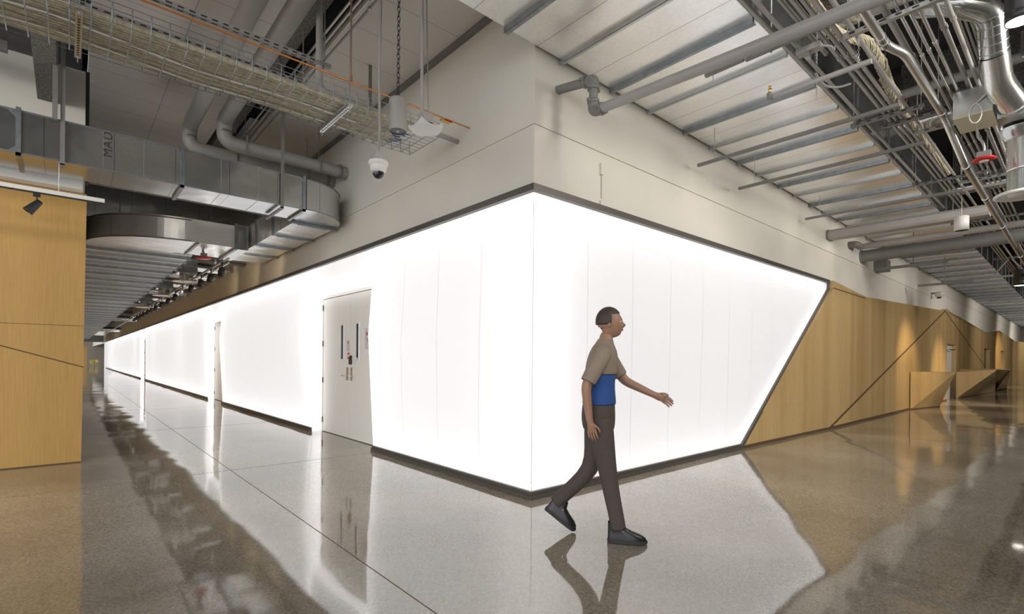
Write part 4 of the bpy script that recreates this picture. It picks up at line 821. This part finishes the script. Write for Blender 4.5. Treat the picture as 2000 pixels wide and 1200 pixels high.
struct('wall_oak_far', MB().box((-3.6, 62, 0), (-2.75+.0, 63, 3.0)) if 0 else MB().box((at(163, 700, y=80).x, 80, 0), (at(170, 700, y=80).x, 80.3, 2.6)), 'wood', 'orange oak wall end at the far end of the corridor')
t = thing('sheet_metal_duct', 'dark wide duct crossing high over the corridor above the curved duct', 'duct', (0, 9.6, 4.15))
MB().box((-3.2, 0, 0), (-.02, 1.6, .8)).build('duct_body', 'galvd', t)
for x in (-2.6, -1.8, -1.0): MB().box((x-.01, -.02, -.02), (x+.01, 1.62, 0)).box((x-.01, -.02, 0), (x+.01, 0, .8)).build('seam', 'dark', t)
# ============================================================ THE WALKING PERSON
def skinned(name, chains, mat, parent, root=0, sub=2):
    """chains: dict id -> (pos, radius or (rx, ry)); edges list"""
    nodes, edges = chains; ids = list(nodes); ix = {k: i for i, k in enumerate(ids)}
    me = bpy.data.meshes.new(name); me.from_pydata([nodes[k][0] for k in ids], [(ix[a], ix[b]) for a, b in edges], []); me.materials.append(M[mat])
    o = bpy.data.objects.new(name, me); C.objects.link(o); o.parent = parent
    sk = o.modifiers.new('skin', 'SKIN'); sk.use_smooth_shade = True
    for i, k in enumerate(ids):
        r = nodes[k][1]; me.skin_vertices[0].data[i].radius = r if isinstance(r, tuple) else (r, r); me.skin_vertices[0].data[i].use_root = (i == root)
    s = o.modifiers.new('smooth', 'SUBSURF'); s.levels = s.render_levels = sub
    return o
pc = Vector((-.33, -1.13, 0)); fw = Vector((math.cos(YAW), -math.sin(YAW), 0)); rz = math.atan2(fw.y, fw.x)-.16
P = thing('person', 'person walking past the glowing corner in taupe top, blue shirt, dark trousers, black shoes', 'person', pc, None, rz)
# local frame: +x forward, +y the person's left (away from the camera), z up
J = dict(
    pel=((-.03, 0, .96), .095), wai=((-.025, 0, 1.12), .088), che=((-.01, 0, 1.30), .088), sho=((0, 0, 1.42), .066), nek=((.015, 0, 1.51), .052), hed=((.03, 0, 1.575), .055),
    shR=((.0, -.16, 1.41), .058), elR=((-.13, -.21, 1.16), .040), wrR=((-.10, -.20, .92), .027), paR=((-.085, -.195, .86), (.018, .034)),
    shL=((.02, .16, 1.41), .058), elL=((.17, .21, 1.19), .040), wrL=((.385, .17, 1.09), .027), paL=((.445, .165, 1.065), (.034, .018)),
    hiR=((-.02, -.09, .90), .085), knR=((.045, -.09, .50), .056), anR=((.12, -.085, .10), .038),
    hiL=((-.04, .09, .90), .085), knL=((-.07, .09, .50), .056), anL=((-.37, .085, .22), .038))
E_ = [('pel', 'wai'), ('wai', 'che'), ('che', 'sho'), ('sho', 'nek'), ('nek', 'hed'), ('sho', 'shR'), ('shR', 'elR'), ('elR', 'wrR'), ('wrR', 'paR'), ('sho', 'shL'), ('shL', 'elL'), ('elL', 'wrL'), ('wrL', 'paL'),
      ('pel', 'hiR'), ('hiR', 'knR'), ('knR', 'anR'), ('pel', 'hiL'), ('hiL', 'knL'), ('knL', 'anL')]
def fingers(J, E_, s, palm, d, side, curl):
    d = Vector(d).normalized(); side = Vector(side).normalized(); c = Vector(curl).normalized(); p = Vector(J[palm][0])
    for k, (o, l) in enumerate(((-.027, .060), (-.009, .070), (.009, .066), (.026, .052))):
        a = p+d*.030+side*o; b = a+d*l*.55+c*.008; e = b+d*l*.40+c*.022
        for n, q, r in (('a', a, .009), ('b', b, .0082), ('c', e, .0068)): J['f%s%d%s' % (s, k, n)] = (tuple(q), r)
        E_ += [(palm, 'f%s%da' % (s, k)), ('f%s%da' % (s, k), 'f%s%db' % (s, k)), ('f%s%db' % (s, k), 'f%s%dc' % (s, k))]
    a = p-side*.030-d*.012; b = a-side*.020+d*.030+c*.008; e = b+d*.026+c*.008
    for n, q, r in (('a', a, .011), ('b', b, .009), ('c', e, .0075)): J['t%s%s' % (s, n)] = (tuple(q), r)
    E_ += [(palm, 't%sa' % s), ('t%sa' % s, 't%sb' % s), ('t%sb' % s, 't%sc' % s)]
fingers(J, E_, 'R', 'paR', (.15, 0, -1), (-1, 0, -.15), (.3, .8, 0)); fingers(J, E_, 'L', 'paL', (.93, 0, -.36), (-.36, .3, -.93), (0, -.5, -.5))
body = skinned('body', (J, E_), 'skin', P)
# head: one smooth mesh with nose, brow, chin; own child so the face keeps its shape
def blob(name, c, r, mat, parent, fn=None, seg=28):
    bm = bmesh.new(); bmesh.ops.create_uvsphere(bm, u_segments=seg, v_segments=seg*2//3, radius=1)
    for v in bm.verts:
        n = v.co.copy(); v.co = Vector((n.x*r[0], n.y*r[1], n.z*r[2]))
        if fn: fn(n, v)
        v.co += Vector(c)
    for f in bm.faces: f.smooth = True
    me = bpy.data.meshes.new(name); bm.to_mesh(me); bm.free(); me.materials.append(M[mat]); o = bpy.data.objects.new(name, me); C.objects.link(o); o.parent = parent; return o
def headfn(n, v):
    if n.x > 0:
        if n.z < 0: v.co.x += -.012*n.z*n.x*2; v.co.y *= 1-.22*(-n.z)
        v.co.x += .026*math.exp(-((n.y/.14)**2)-((n.z+.12)/.17)**2)*n.x        # nose
        v.co.x += .006*math.exp(-((n.z-.28)/.10)**2)*n.x                       # brow
        for s in (-1, 1): v.co.x -= .008*math.exp(-((n.y-s*.38)/.16)**2-((n.z-.08)/.12)**2)  # eye sockets
        v.co.x += .009*math.exp(-((n.z+.82)/.16)**2-(n.y/.35)**2)             # chin
        v.co.x += .005*math.exp(-((n.z+.46)/.07)**2-(n.y/.28)**2)             # lips
    elif n.z < -.3: v.co.x *= .75; v.co.y *= .82
hc = (.045, 0, 1.635)
head = blob('head', hc, (.092, .074, .112), 'skin', P, headfn, 40)
for s in (-1, 1):
    blob('eye', (hc[0]+.079, s*.029, hc[2]+.010), (.008, .012, .007), 'eye', head, None, 12); blob('ear', (hc[0]-.005, s*.074, hc[2]-.005), (.018, .009, .030), 'skin', head, None, 14)
    blob('pupil', (hc[0]+.085, s*.029, hc[2]+.010), (.004, .005, .005), 'black', head, None, 8)
blob('lips', (hc[0]+.093, 0, hc[2]-.050), (.009, .022, .007), 'lip', head, None, 14)
def hairfn(n, v):
    if n.x > .25 and n.z < .55: v.co *= .80
    elif n.z < -.35: v.co *= .78
hr = blob('hair', (hc[0]-.008, 0, hc[2]+.014), (.100, .084, .112), 'hair', P, hairfn, 40)
# clothes: lofted from elliptical rings that follow the body
def loft(name, rings, mat, parent, n=28, sub=1):
    """rings: (centre, radius along a, radius along b, a, b)"""
    vs = []
    for c, ra, rb, a, b in rings:
        c, a, b = Vector(c), Vector(a).normalized(), Vector(b).normalized()
        vs += [c+a*ra*math.cos(2*PI*k/n)+b*rb*math.sin(2*PI*k/n) for k in range(n)]
    m = MB().add(vs, [(i*n+k, i*n+(k+1) % n, (i+1)*n+(k+1) % n, (i+1)*n+k) for i in range(len(rings)-1) for k in range(n)], True)
    o = m.build(name, mat, parent); s = o.modifiers.new('thick', 'SOLIDIFY'); s.thickness = .006; s.offset = -1
    q = o.modifiers.new('smooth', 'SUBSURF'); q.levels = q.render_levels = sub
    return o
X_, Y_ = (1, 0, 0), (0, 1, 0)
def body_ring(x, z, rx, ry, tilt=0): return ((x, 0, z), rx, ry, (math.cos(tilt), 0, math.sin(tilt)), Y_)
loft('taupe_top', [body_ring(-.02, 1.245, .120, .158), body_ring(-.015, 1.30, .122, .166), body_ring(-.005, 1.37, .118, .172), body_ring(.0, 1.43, .100, .162), body_ring(.003, 1.465, .080, .115), body_ring(.01, 1.492, .064, .070), body_ring(.014, 1.515, .058, .060)], 'jacket', P)
def sleeve(name, pts, rs, mat):
    pts = [Vector(p) for p in pts]; rings = []
    for i, p in enumerate(pts):
        d = (pts[min(i+1, len(pts)-1)]-pts[max(i-1, 0)]).normalized(); a = d.cross(Vector((0, 1, 0))); a = a if a.length > .1 else Vector((1, 0, 0)); a.normalize(); rings.append((p, rs[i], rs[i], a, d.cross(a)))
    return loft(name, rings, mat, P, 20)
sleeve('sleeve', [(.0, -.095, 1.425), (.0, -.150, 1.415), (-.03, -.178, 1.35), (-.075, -.192, 1.27), (-.115, -.203, 1.19)], [.052, .066, .066, .060, .058], 'jacket')
sleeve('sleeve', [(.01, .095, 1.425), (.02, .150, 1.415), (.055, .178, 1.36), (.10, .192, 1.29), (.14, .203, 1.23)], [.052, .066, .066, .060, .058], 'jacket')
loft('blue_shirt', [body_ring(-.03, 1.02, .128, .165), body_ring(-.03, 1.06, .127, .162), body_ring(-.03, 1.14, .117, .150), body_ring(-.025, 1.20, .115, .150), body_ring(-.018, 1.28, .112, .150)], 'shirt', P)
loft('trousers', [body_ring(-.03, 1.06, .118, .152), body_ring(-.035, .98, .126, .166), body_ring(-.035, .90, .130, .172), body_ring(-.032, .83, .118, .165)], 'trousers', P)
sleeve('trouser_leg', [(-.025, -.078, .93), (-.01, -.085, .80), (.012, -.09, .66), (.042, -.09, .50), (.07, -.088, .34), (.102, -.085, .20), (.118, -.085, .10)], [.092, .094, .080, .066, .060, .056, .058], 'trousers')
sleeve('trouser_leg', [(-.045, .078, .93), (-.052, .085, .80), (-.06, .09, .66), (-.085, .09, .50), (-.20, .088, .38), (-.30, .086, .285), (-.36, .085, .225)], [.092, .094, .080, .067, .060, .056, .058], 'trousers')
def shoe(loc, pitch):
    out = [(-.075, .0), (-.07, .032), (-.02, .034), (.06, .043), (.14, .046), (.185, .034), (.205, 0)]
    pl = out+[(x, -y) for x, y in out[-2:0:-1]]
    def ring(sc, z, dx=0, tip=1): return [((x+dx)*sc if x > 0 else x*sc, y*sc, z*(1 if x < .08 else tip)) for x, y in pl]
    s = MB(); n = len(pl); prof = [(1.02, .0, 1), (1.05, .012, 1), (1.03, .028, 1)]
    vs = []; 
    for sc, z, tip in prof: vs += ring(sc, z, 0, tip)
    s.add(vs, [(i*n+j, i*n+(j+1) % n, (i+1)*n+(j+1) % n, (i+1)*n+j) for i in range(2) for j in range(n)], True).add(vs[:n], [tuple(range(n))[::-1]])
    root = thing('x', None, None, loc); root.name = 'shoe'; root.parent = P; root.rotation_euler = (0, pitch, 0)
    s.build('sole', 'blackp', root)
    u = MB(); rows = []
    for z, fr, w in ((.026, .205, 1), (.045, .20, 1), (.068, .165, .9), (.088, .105, .85), (.11, .06, .85), (.15, .045, .9)):
        rows += [(-.072+(x+.072)*(fr+.072)/(.205+.072), y*w, z) for x, y in pl]
    u.add(rows, [(i*n+j, i*n+(j+1) % n, (i+1)*n+(j+1) % n, (i+1)*n+j) for i in range(5) for j in range(n)], True).build('upper', 'boot', root)
    MB().beam((.03, -.038, .095), (.075, -.030, .075), .004, .008).build('buckle', 'brass', root)
    return root
shoe((.115, -.085, .003), 0); shoe((-.385, .085, .128), .62)
